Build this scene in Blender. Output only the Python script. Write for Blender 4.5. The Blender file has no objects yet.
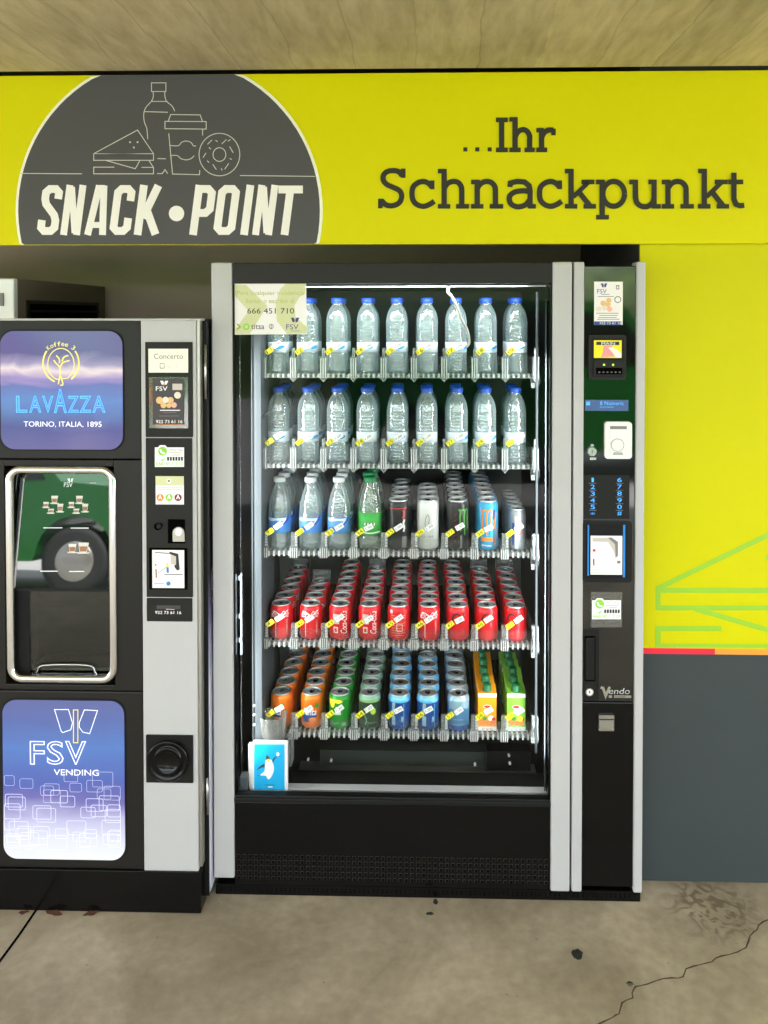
import bpy, math, random
from mathutils import Vector, Matrix, Euler
from mathutils.geometry import tessellate_polygon
random.seed(7)
PI = math.pi
COL = bpy.context.scene.collection
def R(a): return a*PI/180

# ---------------------------------------------------------------- camera
CAM = Vector((0, -2.33, 1.718)); FPX = 800.0; PPX = 405.0; PPY = 330.4
ROT = Euler((R(90-1.1), 0, R(1.43)), 'XYZ')
RM = ROT.to_matrix()
cd = bpy.data.cameras.new('camera'); cam = bpy.data.objects.new('camera', cd); COL.objects.link(cam)
cam.location = CAM; cam.rotation_euler = ROT
cd.sensor_width = 36; cd.lens = 36*FPX/1024
cd.shift_x = (384-PPX)/1024; cd.shift_y = (PPY-512)/1024
cd.clip_start = .05; cd.clip_end = 200
bpy.context.scene.camera = cam
def W(u, v, Y):
    """point (x, z) of the vertical plane at depth Y seen at photo pixel u, v"""
    d = RM @ Vector(((u-PPX)/FPX, -(v-PPY)/FPX, -1))
    t = (Y-CAM.y)/d.y
    p = CAM + d*t
    return (p.x, p.z)
def WR(u0, v0, u1, v1, Y):
    um, vm = (u0+u1)/2, (v0+v1)/2
    return (W(u0, vm, Y)[0], W(u1, vm, Y)[0], W(um, v1, Y)[1], W(um, v0, Y)[1])   # x0 x1 z0 z1
def WF(u, v, Z=0.0):
    d = RM @ Vector(((u-PPX)/FPX, -(v-PPY)/FPX, -1))
    p = CAM + d*((Z-CAM.z)/d.z)
    return (p.x, p.y)

# ---------------------------------------------------------------- materials
def lin(c):
    return c/12.92 if c <= .04045 else ((c+.055)/1.055)**2.4
def rgb(r, g, b): return (lin(r/255), lin(g/255), lin(b/255), 1)
M = {}
def mat(name):
    m = bpy.data.materials.new(name); m.use_nodes = True
    M[name] = m; return m, m.node_tree.nodes, m.node_tree.links
def P(name, c, rough=.5, metal=0, em=None, es=0, coat=0, var=0, vscale=20, bump=0, bscale=60, spec=.5, bdist=.002):
    m, n, l = mat(name); b = n['Principled BSDF']
    b.inputs['Base Color'].default_value = c
    b.inputs['Roughness'].default_value = rough
    b.inputs['Metallic'].default_value = metal
    b.inputs['Specular IOR Level'].default_value = spec
    b.inputs['Coat Weight'].default_value = coat
    b.inputs['Coat Roughness'].default_value = .05
    if em: b.inputs['Emission Color'].default_value = em; b.inputs['Emission Strength'].default_value = es
    if var or bump:
        tc = n.new('ShaderNodeTexCoord')
        if var:
            t = n.new('ShaderNodeTexNoise'); t.inputs['Scale'].default_value = vscale; t.inputs['Detail'].default_value = 5
            l.new(tc.outputs['Object'], t.inputs['Vector'])
            mr = n.new('ShaderNodeMapRange'); mr.inputs['From Min'].default_value = .3; mr.inputs['From Max'].default_value = .7
            mr.inputs['To Min'].default_value = 1-var; mr.inputs['To Max'].default_value = 1+var
            l.new(t.outputs['Fac'], mr.inputs['Value'])
            mx = n.new('ShaderNodeMix'); mx.data_type = 'RGBA'; mx.blend_type = 'MULTIPLY'; mx.inputs['Factor'].default_value = 1
            mx.inputs[6].default_value = c
            cb = n.new('ShaderNodeCombineColor')
            for k in range(3): l.new(mr.outputs[0], cb.inputs[k])
            l.new(cb.outputs[0], mx.inputs[7]); l.new(mx.outputs[2], b.inputs['Base Color'])
        if bump:
            t = n.new('ShaderNodeTexNoise'); t.inputs['Scale'].default_value = bscale; t.inputs['Detail'].default_value = 4
            l.new(tc.outputs['Object'], t.inputs['Vector'])
            bp = n.new('ShaderNodeBump'); bp.inputs['Strength'].default_value = bump; bp.inputs['Distance'].default_value = bdist
            l.new(t.outputs['Fac'], bp.inputs['Height']); l.new(bp.outputs[0], b.inputs['Normal'])
    return m
P('sign_yellow', rgb(217,210,0), .5, spec=.15, var=.015, vscale=3)
P('panel_yellow_shaded', rgb(203,199,0), .5, spec=.15, var=.015, vscale=3)  # sign yellow, with the weaker light on the side wall put into it
P('sign_grey', rgb(82,81,83), .5, spec=.2, var=.02, vscale=4)
P('sign_text', rgb(54,54,48), .55, spec=.15)
P('white_vinyl', rgb(243,238,234), .4)
P('line_vinyl', rgb(205,203,196), .5)
P('ring_vinyl', rgb(245,242,225), .4)
P('print_green', rgb(146,192,38), .45)
P('stripe_red', rgb(235,30,62), .45)
P('stripe_orange', rgb(235,150,50), .45)
P('dark_panel', rgb(58,64,65), .55, spec=.2, var=.05, vscale=5, bump=.03)
P('recess_wall', rgb(220,196,176), .75, var=.04, vscale=3)
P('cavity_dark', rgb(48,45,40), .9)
P('satin_silver', rgb(178,177,176), .5, .1, var=.02, vscale=6, bump=.02)
P('gloss_black', rgb(9,9,9), .12, spec=.22)
P('satin_black', rgb(22,22,21), .4, spec=.2, bump=.02, bscale=200)
P('matte_black', rgb(13,13,13), .6, spec=.2)
P('panel_gloss', rgb(12,13,12), .05, spec=.5)
M['panel_gloss'].node_tree.nodes['Principled BSDF'].inputs['IOR'].default_value = 1.7
P('mirror_glass', rgb(16,22,18), .02)
M['mirror_glass'].node_tree.nodes['Principled BSDF'].inputs['IOR'].default_value = 2.1
P('brown_black', rgb(27,25,22), .42, spec=.25, bump=.03, bscale=250)
P('panel_black', rgb(30,29,26), .5, spec=.2)
P('inner_black', rgb(30,32,28), .5)
P('inner_back', rgb(38,46,38), .55)
P('hole_black', rgb(3,3,3), .9, spec=.03)
P('hole_edge', rgb(66,60,54), .6, spec=.1)
P('liner_grey', rgb(84,90,95), .5, spec=.2)
P('steel', rgb(190,190,188), .22, 1)
P('dull_steel', rgb(168,166,158), .38, .9)
P('chrome', rgb(222,222,222), .08, 1)
P('aluminium', rgb(206,208,208), .38, .7)
P('white_plastic', rgb(232,232,228), .3)
P('paper', rgb(236,232,230), .6)
P('paper_warm', rgb(242,240,220), .5)
P('paper_green', rgb(206,208,160), .6)
P('ink_green', rgb(150,170,60), .6)
P('ink_green_pale', rgb(176,186,110), .6)
P('ink_black', rgb(34,34,34), .6)
P('ink_grey', rgb(120,118,116), .6)
P('ink_pale', rgb(196,186,176), .6)
P('ink_blue', rgb(30,62,130), .5)
P('ink_orange', rgb(228,130,40), .5)
P('ink_red', rgb(200,50,46), .5)
P('ink_maroon', rgb(120,24,28), .5)
P('ink_whats', rgb(140,205,60), .5)
P('ink_sky', rgb(60,120,180), .5)
P('coin_gold', rgb(222,180,120), .5)
P('coin_pale', rgb(226,214,196), .5)
P('coin_pink', rgb(236,170,150), .5)
P('print_dark', rgb(56,50,54), .5)
P('tag_yellow', rgb(240,232,20), .45)
P('tag_white', rgb(240,240,238), .45)
P('bright_yellow', rgb(244,226,20), .45)
P('skin_print', rgb(246,232,226), .5)
P('note_pink', rgb(226,150,150), .5)
P('penguin_blue', rgb(0,168,224), .5)
P('penguin_white', rgb(238,236,232), .5)
P('penguin_grey', rgb(60,66,76), .5)
P('strap_white', rgb(186,186,180), .5)
P('led_green', rgb(150,220,60), .4, em=rgb(170,230,60), es=.5)
P('key_blue', rgb(50,140,230), .4, em=rgb(70,170,255), es=.4)
P('light_blue', rgb(20,110,180), .4, em=rgb(20,130,210), es=.2)
P('lcd_text', rgb(80,160,240), .4, em=rgb(80,170,255), es=.25)
P('lcd', rgb(70,92,140), .25, em=rgb(70,90,150), es=.05)
P('cap_blue', rgb(30,76,178), .38)
P('cap_white', rgb(232,236,238), .35)
P('cap_green', rgb(30,140,84), .38)
P('cap_dark_green', rgb(20,108,60), .4)
P('label_white', rgb(222,232,240), .45)
P('label_blue', rgb(84,150,226), .45)
P('label_deep_blue', rgb(34,84,200), .45)
P('label_cyan', rgb(60,160,216), .45)
P('label_green', rgb(52,168,60), .45)
P('can_red', rgb(226,30,40), .3, .15)
P('can_black', rgb(34,34,36), .3, .3)
P('can_white', rgb(214,214,210), .35, .2)
P('can_blue', rgb(48,160,216), .3, .25)
P('can_silver', rgb(140,144,150), .35, .4)
P('lid_grey', rgb(168,172,170), .4, .45)
P('cabinet_brown', rgb(120,106,90), .6)
P('road_grey', rgb(142,142,140), .8, var=.06, vscale=2)
P('can_orange', rgb(238,120,24), .32, .2)
P('can_green', rgb(30,146,40), .32, .2)
P('can_dark_green', rgb(52,74,52), .35, .2)
P('can_lime', rgb(170,204,60), .35)
P('can_pale_green', rgb(124,170,140), .35, .2)
P('can_royal', rgb(38,84,160), .32, .3)
P('can_sky', rgb(110,190,236), .32, .2)
P('can_mist', rgb(160,194,212), .34, .3)
P('can_pale_blue', rgb(92,146,192), .34, .3)
P('carton_orange', rgb(250,160,24), .45)
P('carton_green', rgb(132,200,58), .45)
P('carton_side', rgb(180,160,60), .5)
P('fruit_orange', rgb(236,130,60), .5)
P('fruit_yellow', rgb(246,214,50), .5)
P('leaf_green', rgb(70,140,50), .5)
P('gum_black', rgb(20,20,18), .9)
P('leaf_brown', rgb(84,50,34), .85)
P('crack_dark', rgb(70,62,50), .95)
P('bright_white', rgb(245,245,245), .4)
P('lamp_white', rgb(255,255,255), .4, em=(1,1,.98,1), es=.14)
P('outline_white', rgb(240,240,255), .4, em=rgb(225,228,255), es=.25)
P('outline_cyan', rgb(120,200,255), .4, em=rgb(110,195,255), es=.25)
P('outline_gold', rgb(236,220,110), .4, em=rgb(236,220,100), es=.15)
P('letter_fill_blue', rgb(80,140,230), .4, em=rgb(80,140,235), es=.12)
P('square_line', rgb(225,225,250), .4, em=rgb(220,222,250), es=.08)
P('car_green', rgb(12,82,26), .3, .1, coat=.3)
P('car_white', rgb(225,225,220), .35)
P('rubber', rgb(24,24,24), .8)
P('car_glass', rgb(14,18,18), .05)
P('amber', rgb(240,120,20), .3, em=rgb(240,110,10), es=.3)
P('hedge', rgb(70,88,46), .9, var=.4, vscale=3, bump=.8, bscale=8, bdist=.1)
P('cup_brown', rgb(150,100,60), .5)
P('reflector_white', rgb(210,205,200), .3)

def glass(name, tint=(1,1,1,1), ior=1.45, rough=0.0):
    m, n, l = mat(name); n.remove(n['Principled BSDF']); out = n['Material Output']
    tr = n.new('ShaderNodeBsdfTransparent'); tr.inputs[0].default_value = tint
    gl = n.new('ShaderNodeBsdfGlossy'); gl.inputs['Roughness'].default_value = rough
    fr = n.new('ShaderNodeFresnel'); fr.inputs['IOR'].default_value = ior
    mx = n.new('ShaderNodeMixShader')
    l.new(fr.outputs[0], mx.inputs[0]); l.new(tr.outputs[0], mx.inputs[1]); l.new(gl.outputs[0], mx.inputs[2])
    l.new(mx.outputs[0], out.inputs[0])
glass('door_glass', (.98,.99,.985,1), 1.2)
glass('smoked_glass', (.55,.58,.55,1), 1.6)
def clear(name, tint, body, fac=.3, edge=.75, rough=.15, trans=.5):
    """thin clear plastic: see-through face on, milky and shiny towards its edges"""
    m, n, l = mat(name); n.remove(n['Principled BSDF']); out = n['Material Output']
    tr = n.new('ShaderNodeBsdfTransparent'); tr.inputs[0].default_value = tint
    df = n.new('ShaderNodeBsdfDiffuse'); df.inputs[0].default_value = body
    tl = n.new('ShaderNodeBsdfTranslucent'); tl.inputs[0].default_value = body
    m1 = n.new('ShaderNodeMixShader'); m1.inputs[0].default_value = trans
    l.new(df.outputs[0], m1.inputs[1]); l.new(tl.outputs[0], m1.inputs[2])
    gl = n.new('ShaderNodeBsdfGlossy'); gl.inputs['Roughness'].default_value = rough
    m2 = n.new('ShaderNodeMixShader'); m2.inputs[0].default_value = .3
    l.new(m1.outputs[0], m2.inputs[1]); l.new(gl.outputs[0], m2.inputs[2])
    if name.startswith('pet'):
        tc = n.new('ShaderNodeTexCoord'); vo = n.new('ShaderNodeTexNoise'); vo.inputs['Scale'].default_value = 95; vo.inputs['Detail'].default_value = 2; l.new(tc.outputs['Object'], vo.inputs['Vector'])
        bp = n.new('ShaderNodeBump'); bp.inputs['Strength'].default_value = .5; bp.inputs['Distance'].default_value = .004
        l.new(vo.outputs['Fac'], bp.inputs['Height']); l.new(bp.outputs[0], gl.inputs['Normal']); l.new(bp.outputs[0], df.inputs['Normal'])
        m2.inputs[0].default_value = .5
    lw = n.new('ShaderNodeLayerWeight'); lw.inputs['Blend'].default_value = .4
    mr = n.new('ShaderNodeMapRange'); mr.inputs['To Min'].default_value = fac; mr.inputs['To Max'].default_value = edge
    l.new(lw.outputs['Facing'], mr.inputs['Value'])
    mx = n.new('ShaderNodeMixShader'); l.new(mr.outputs[0], mx.inputs[0])
    l.new(tr.outputs[0], mx.inputs[1]); l.new(m2.outputs[0], mx.inputs[2]); l.new(mx.outputs[0], out.inputs[0])
clear('pet', (.82,.93,.93,1), rgb(222,240,242), .36, 1.0, .10)
clear('pet_green', (.86,.95,.86,1), rgb(196,222,200), .28, .9, .12)
clear('tray_clear', (.95,.97,.97,1), rgb(214,218,218), .3, .85, .2)
clear('rib_clear', (.95,.97,.97,1), rgb(248,250,250), .74, 1.0, .2)
clear('guard_clear', (.97,.98,.98,1), rgb(220,224,224), .03, .3, .1)
clear('sleeve_clear', (.9,.9,.9,1), rgb(150,150,148), .35, .5, .1)
clear('cup_clear', (.93,.94,.93,1), rgb(190,190,186), .22, .85, .08)

def board_concrete():
    m, n, l = mat('ceiling_concrete'); b = n['Principled BSDF']; b.inputs['Roughness'].default_value = .8
    tc = n.new('ShaderNodeTexCoord')
    mp = n.new('ShaderNodeMapping'); mp.inputs['Scale'].default_value = (9, 1.6, 1); l.new(tc.outputs['Object'], mp.inputs[0])
    na = n.new('ShaderNodeTexNoise'); na.inputs['Scale'].default_value = 3.2; na.inputs['Detail'].default_value = 8; na.inputs['Roughness'].default_value = .62; na.inputs['Distortion'].default_value = .25
    l.new(mp.outputs[0], na.inputs['Vector'])
    nb = n.new('ShaderNodeTexNoise'); nb.inputs['Scale'].default_value = 3.0; nb.inputs['Detail'].default_value = 6; l.new(tc.outputs['Object'], nb.inputs['Vector'])
    # boards along Y
    sx = n.new('ShaderNodeSeparateXYZ'); l.new(tc.outputs['Object'], sx.inputs[0])
    ad = n.new('ShaderNodeMath'); ad.operation = 'MULTIPLY_ADD'; ad.inputs[1].default_value = .06; l.new(nb.outputs['Fac'], ad.inputs[0]); l.new(sx.outputs['X'], ad.inputs[2])
    dv = n.new('ShaderNodeMath'); dv.operation = 'DIVIDE'; dv.inputs[1].default_value = .17; l.new(ad.outputs[0], dv.inputs[0])
    fl = n.new('ShaderNodeMath'); fl.operation = 'FLOOR'; l.new(dv.outputs[0], fl.inputs[0])
    fr = n.new('ShaderNodeMath'); fr.operation = 'FRACT'; l.new(dv.outputs[0], fr.inputs[0])
    wn = n.new('ShaderNodeTexWhiteNoise'); wn.noise_dimensions = '1D'; l.new(fl.outputs[0], wn.inputs['W'])
    ed = n.new('ShaderNodeMath'); ed.operation = 'LESS_THAN'; ed.inputs[1].default_value = .025; l.new(fr.outputs[0], ed.inputs[0])
    cr = n.new('ShaderNodeValToRGB'); e = cr.color_ramp.elements
    e[0].position = .32; e[0].color = rgb(172,158,120); e[1].position = .68; e[1].color = rgb(200,188,150)
    l.new(na.outputs['Fac'], cr.inputs[0])
    cr2 = n.new('ShaderNodeValToRGB'); e = cr2.color_ramp.elements
    e[0].position = .36; e[0].color = (.86,.85,.82,1); e[1].position = .66; e[1].color = (1.06,1.05,1.04,1)
    l.new(nb.outputs['Fac'], cr2.inputs[0])
    mx = n.new('ShaderNodeMix'); mx.data_type = 'RGBA'; mx.blend_type = 'MULTIPLY'; mx.inputs['Factor'].default_value = 1
    l.new(cr.outputs[0], mx.inputs[6]); l.new(cr2.outputs[0], mx.inputs[7])
    mr = n.new('ShaderNodeMapRange'); mr.inputs['To Min'].default_value = .9; mr.inputs['To Max'].default_value = 1.08; l.new(wn.outputs['Value'], mr.inputs['Value'])
    sb = n.new('ShaderNodeMath'); sb.operation = 'MULTIPLY_ADD'; sb.inputs[1].default_value = -.18; l.new(ed.outputs[0], sb.inputs[0]); l.new(mr.outputs[0], sb.inputs[2])
    cb = n.new('ShaderNodeCombineColor')
    for k in range(3): l.new(sb.outputs[0], cb.inputs[k])
    m2 = n.new('ShaderNodeMix'); m2.data_type = 'RGBA'; m2.blend_type = 'MULTIPLY'; m2.inputs['Factor'].default_value = 1
    l.new(mx.outputs[2], m2.inputs[6]); l.new(cb.outputs[0], m2.inputs[7]); l.new(m2.outputs[2], b.inputs['Base Color'])
    bp = n.new('ShaderNodeBump'); bp.inputs['Strength'].default_value = .35; bp.inputs['Distance'].default_value = .01
    sm = n.new('ShaderNodeMath'); sm.operation = 'ADD'; l.new(na.outputs['Fac'], sm.inputs[0]); l.new(sb.outputs[0], sm.inputs[1])
    l.new(sm.outputs[0], bp.inputs['Height']); l.new(bp.outputs[0], b.inputs['Normal'])
board_concrete()
STAIN = WF(712, 906)
def floor_concrete():
    m, n, l = mat('floor_concrete'); b = n['Principled BSDF']; b.inputs['Roughness'].default_value = .6
    tc = n.new('ShaderNodeTexCoord')
    na = n.new('ShaderNodeTexNoise'); na.inputs['Scale'].default_value = 2.6; na.inputs['Detail'].default_value = 9; na.inputs['Roughness'].default_value = .6; na.inputs['Distortion'].default_value = .8
    l.new(tc.outputs['Object'], na.inputs['Vector'])
    nb = n.new('ShaderNodeTexNoise'); nb.inputs['Scale'].default_value = 34; nb.inputs['Detail'].default_value = 6; l.new(tc.outputs['Object'], nb.inputs['Vector'])
    cr = n.new('ShaderNodeValToRGB'); e = cr.color_ramp.elements
    e[0].position = .3; e[0].color = rgb(132,121,99); e[1].position = .68; e[1].color = rgb(178,167,143)
    l.new(na.outputs['Fac'], cr.inputs[0])
    c2 = n.new('ShaderNodeValToRGB'); e = c2.color_ramp.elements
    e[0].position = .3; e[0].color = (.86,.85,.84,1); e[1].position = .7; e[1].color = (1.06,1.06,1.06,1); l.new(nb.outputs['Fac'], c2.inputs[0])
    mx = n.new('ShaderNodeMix'); mx.data_type = 'RGBA'; mx.blend_type = 'MULTIPLY'; mx.inputs['Factor'].default_value = 1
    l.new(cr.outputs[0], mx.inputs[6]); l.new(c2.outputs[0], mx.inputs[7])
    # small dark specks
    vo = n.new('ShaderNodeTexVoronoi'); vo.inputs['Scale'].default_value = 14; l.new(tc.outputs['Object'], vo.inputs['Vector'])
    sp = n.new('ShaderNodeMath'); sp.operation = 'LESS_THAN'; sp.inputs[1].default_value = .045; l.new(vo.outputs['Distance'], sp.inputs[0])
    # swirled brown stain near the dark wall panel
    sub = n.new('ShaderNodeVectorMath'); sub.operation = 'SUBTRACT'; sub.inputs[1].default_value = (STAIN[0], STAIN[1], 0); l.new(tc.outputs['Object'], sub.inputs[0])
    sc = n.new('ShaderNodeVectorMath'); sc.operation = 'MULTIPLY'; sc.inputs[1].default_value = (1/.16, 1/.17, 0); l.new(sub.outputs[0], sc.inputs[0])
    ln = n.new('ShaderNodeVectorMath'); ln.operation = 'LENGTH'; l.new(sc.outputs[0], ln.inputs[0])
    mr = n.new('ShaderNodeMapRange'); mr.inputs['From Min'].default_value = .25; mr.inputs['From Max'].default_value = 1; mr.inputs['To Min'].default_value = 1; mr.inputs['To Max'].default_value = 0; l.new(ln.outputs['Value'], mr.inputs['Value'])
    ns = n.new('ShaderNodeTexNoise'); ns.inputs['Scale'].default_value = 16; ns.inputs['Detail'].default_value = 5; ns.inputs['Distortion'].default_value = 2.5; l.new(tc.outputs['Object'], ns.inputs['Vector'])
    r2 = n.new('ShaderNodeMapRange'); r2.inputs['From Min'].default_value = .45; r2.inputs['From Max'].default_value = .6; l.new(ns.outputs['Fac'], r2.inputs['Value'])
    mu = n.new('ShaderNodeMath'); mu.operation = 'MULTIPLY'; l.new(mr.outputs[0], mu.inputs[0]); l.new(r2.outputs[0], mu.inputs[1])
    ma = n.new('ShaderNodeMath'); ma.operation = 'MULTIPLY_ADD'; ma.inputs[1].default_value = .45; l.new(sp.outputs[0], ma.inputs[0]); l.new(mu.outputs[0], ma.inputs[2])
    mc = n.new('ShaderNodeMath'); mc.operation = 'MINIMUM'; mc.inputs[1].default_value = .75; l.new(ma.outputs[0], mc.inputs[0])
    m3 = n.new('ShaderNodeMix'); m3.data_type = 'RGBA'; l.new(mc.outputs[0], m3.inputs['Factor']); l.new(mx.outputs[2], m3.inputs[6]); m3.inputs[7].default_value = rgb(92,78,58)
    l.new(m3.outputs[2], b.inputs['Base Color'])
    bp = n.new('ShaderNodeBump'); bp.inputs['Strength'].default_value = .2; bp.inputs['Distance'].default_value = .004
    l.new(nb.outputs['Fac'], bp.inputs['Height']); l.new(bp.outputs[0], b.inputs['Normal'])
floor_concrete()

def art(name, stops, z0, z1, x0, x1, es, rough=.12, blob=None, noise=.25):
    """printed backlit sheet: colour bands from z0 up to z1, broken by noise"""
    m, n, l = mat(name); b = n['Principled BSDF']; b.inputs['Roughness'].default_value = rough
    tc = n.new('ShaderNodeTexCoord'); sx = n.new('ShaderNodeSeparateXYZ'); l.new(tc.outputs['Object'], sx.inputs[0])
    mr = n.new('ShaderNodeMapRange'); mr.inputs['From Min'].default_value = z0; mr.inputs['From Max'].default_value = z1; l.new(sx.outputs['Z'], mr.inputs['Value'])
    mp = n.new('ShaderNodeMapping'); mp.inputs['Scale'].default_value = (5, 5, 11); l.new(tc.outputs['Object'], mp.inputs[0])
    ns = n.new('ShaderNodeTexNoise'); ns.inputs['Scale'].default_value = 1.1; ns.inputs['Detail'].default_value = 3; ns.inputs['Distortion'].default_value = 1.2; l.new(mp.outputs[0], ns.inputs['Vector'])
    ma = n.new('ShaderNodeMath'); ma.operation = 'SUBTRACT'; ma.inputs[1].default_value = .5; l.new(ns.outputs['Fac'], ma.inputs[0])
    mb = n.new('ShaderNodeMath'); mb.operation = 'MULTIPLY_ADD'; mb.inputs[1].default_value = noise; l.new(ma.outputs[0], mb.inputs[0]); l.new(mr.outputs[0], mb.inputs[2])
    cr = n.new('ShaderNodeValToRGB'); e = cr.color_ramp.elements
    while len(e) > 1: e.remove(e[-1])
    e[0].position = stops[0][0]; e[0].color = rgb(*stops[0][1])
    for p, c in stops[1:]:
        q = e.new(p); q.color = rgb(*c)
    l.new(mb.outputs[0], cr.inputs[0]); l.new(cr.outputs[0], b.inputs['Base Color'])
    l.new(cr.outputs[0], b.inputs['Emission Color']); b.inputs['Emission Strength'].default_value = es

# ---------------------------------------------------------------- mesh builder
_txt = {}
def text_geo(s, outline=0):
    k = (s, outline)
    if k in _txt: return _txt[k]
    c = bpy.data.curves.new('t', 'FONT'); c.body = s; c.size = 1; c.resolution_u = 3
    if outline:
        c.fill_mode = 'NONE'; c.bevel_depth = outline; c.bevel_resolution = 0
    o = bpy.data.objects.new('t', c); COL.objects.link(o)
    dg = bpy.context.evaluated_depsgraph_get(); ev = o.evaluated_get(dg); me = ev.to_mesh()
    vs = [v.co.copy() for v in me.vertices]; fs = [tuple(p.vertices) for p in me.polygons]
    ev.to_mesh_clear(); bpy.data.objects.remove(o); bpy.data.curves.remove(c)
    xs = [v.x for v in vs]; ys = [v.y for v in vs]
    x0, x1, y0, y1 = min(xs), max(xs), min(ys), max(ys)
    vs = [((v.x-x0)/(x1-x0), (v.y-y0)/(y1-y0), v.z) for v in vs]
    _txt[k] = (vs, fs, (x1-x0)/(y1-y0)); return _txt[k]

def arc(cx, cy, rx, ry, a0, a1, n=24):
    return [(cx+rx*math.cos(R(a0+(a1-a0)*i/n)), cy+ry*math.sin(R(a0+(a1-a0)*i/n))) for i in range(n+1)]
def crom(p, n=6, closed=False):
    out = []; N = len(p)
    rng = range(N if closed else N-1)
    for i in rng:
        if closed: a, b, c, d = p[i-1], p[i], p[(i+1)%N], p[(i+2)%N]
        else: a, b, c, d = p[max(i-1,0)], p[i], p[i+1], p[min(i+2,N-1)]
        for k in range(n):
            t = k/n
            out.append(tuple(.5*((2*b[j])+(-a[j]+c[j])*t+(2*a[j]-5*b[j]+4*c[j]-d[j])*t*t+(-a[j]+3*b[j]-3*c[j]+d[j])*t**3) for j in range(len(b))))
    if not closed: out.append(p[-1])
    return out
def rrpts(x0, x1, z0, z1, r, n=6):
    pts = []
    for cx, cz, a in ((x1-r, z0+r, -90), (x1-r, z1-r, 0), (x0+r, z1-r, 90), (x0+r, z0+r, 180)):
        for i in range(n+1):
            t = R(a+90*i/n); pts.append((cx+r*math.cos(t), cz+r*math.sin(t)))
    return pts

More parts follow.
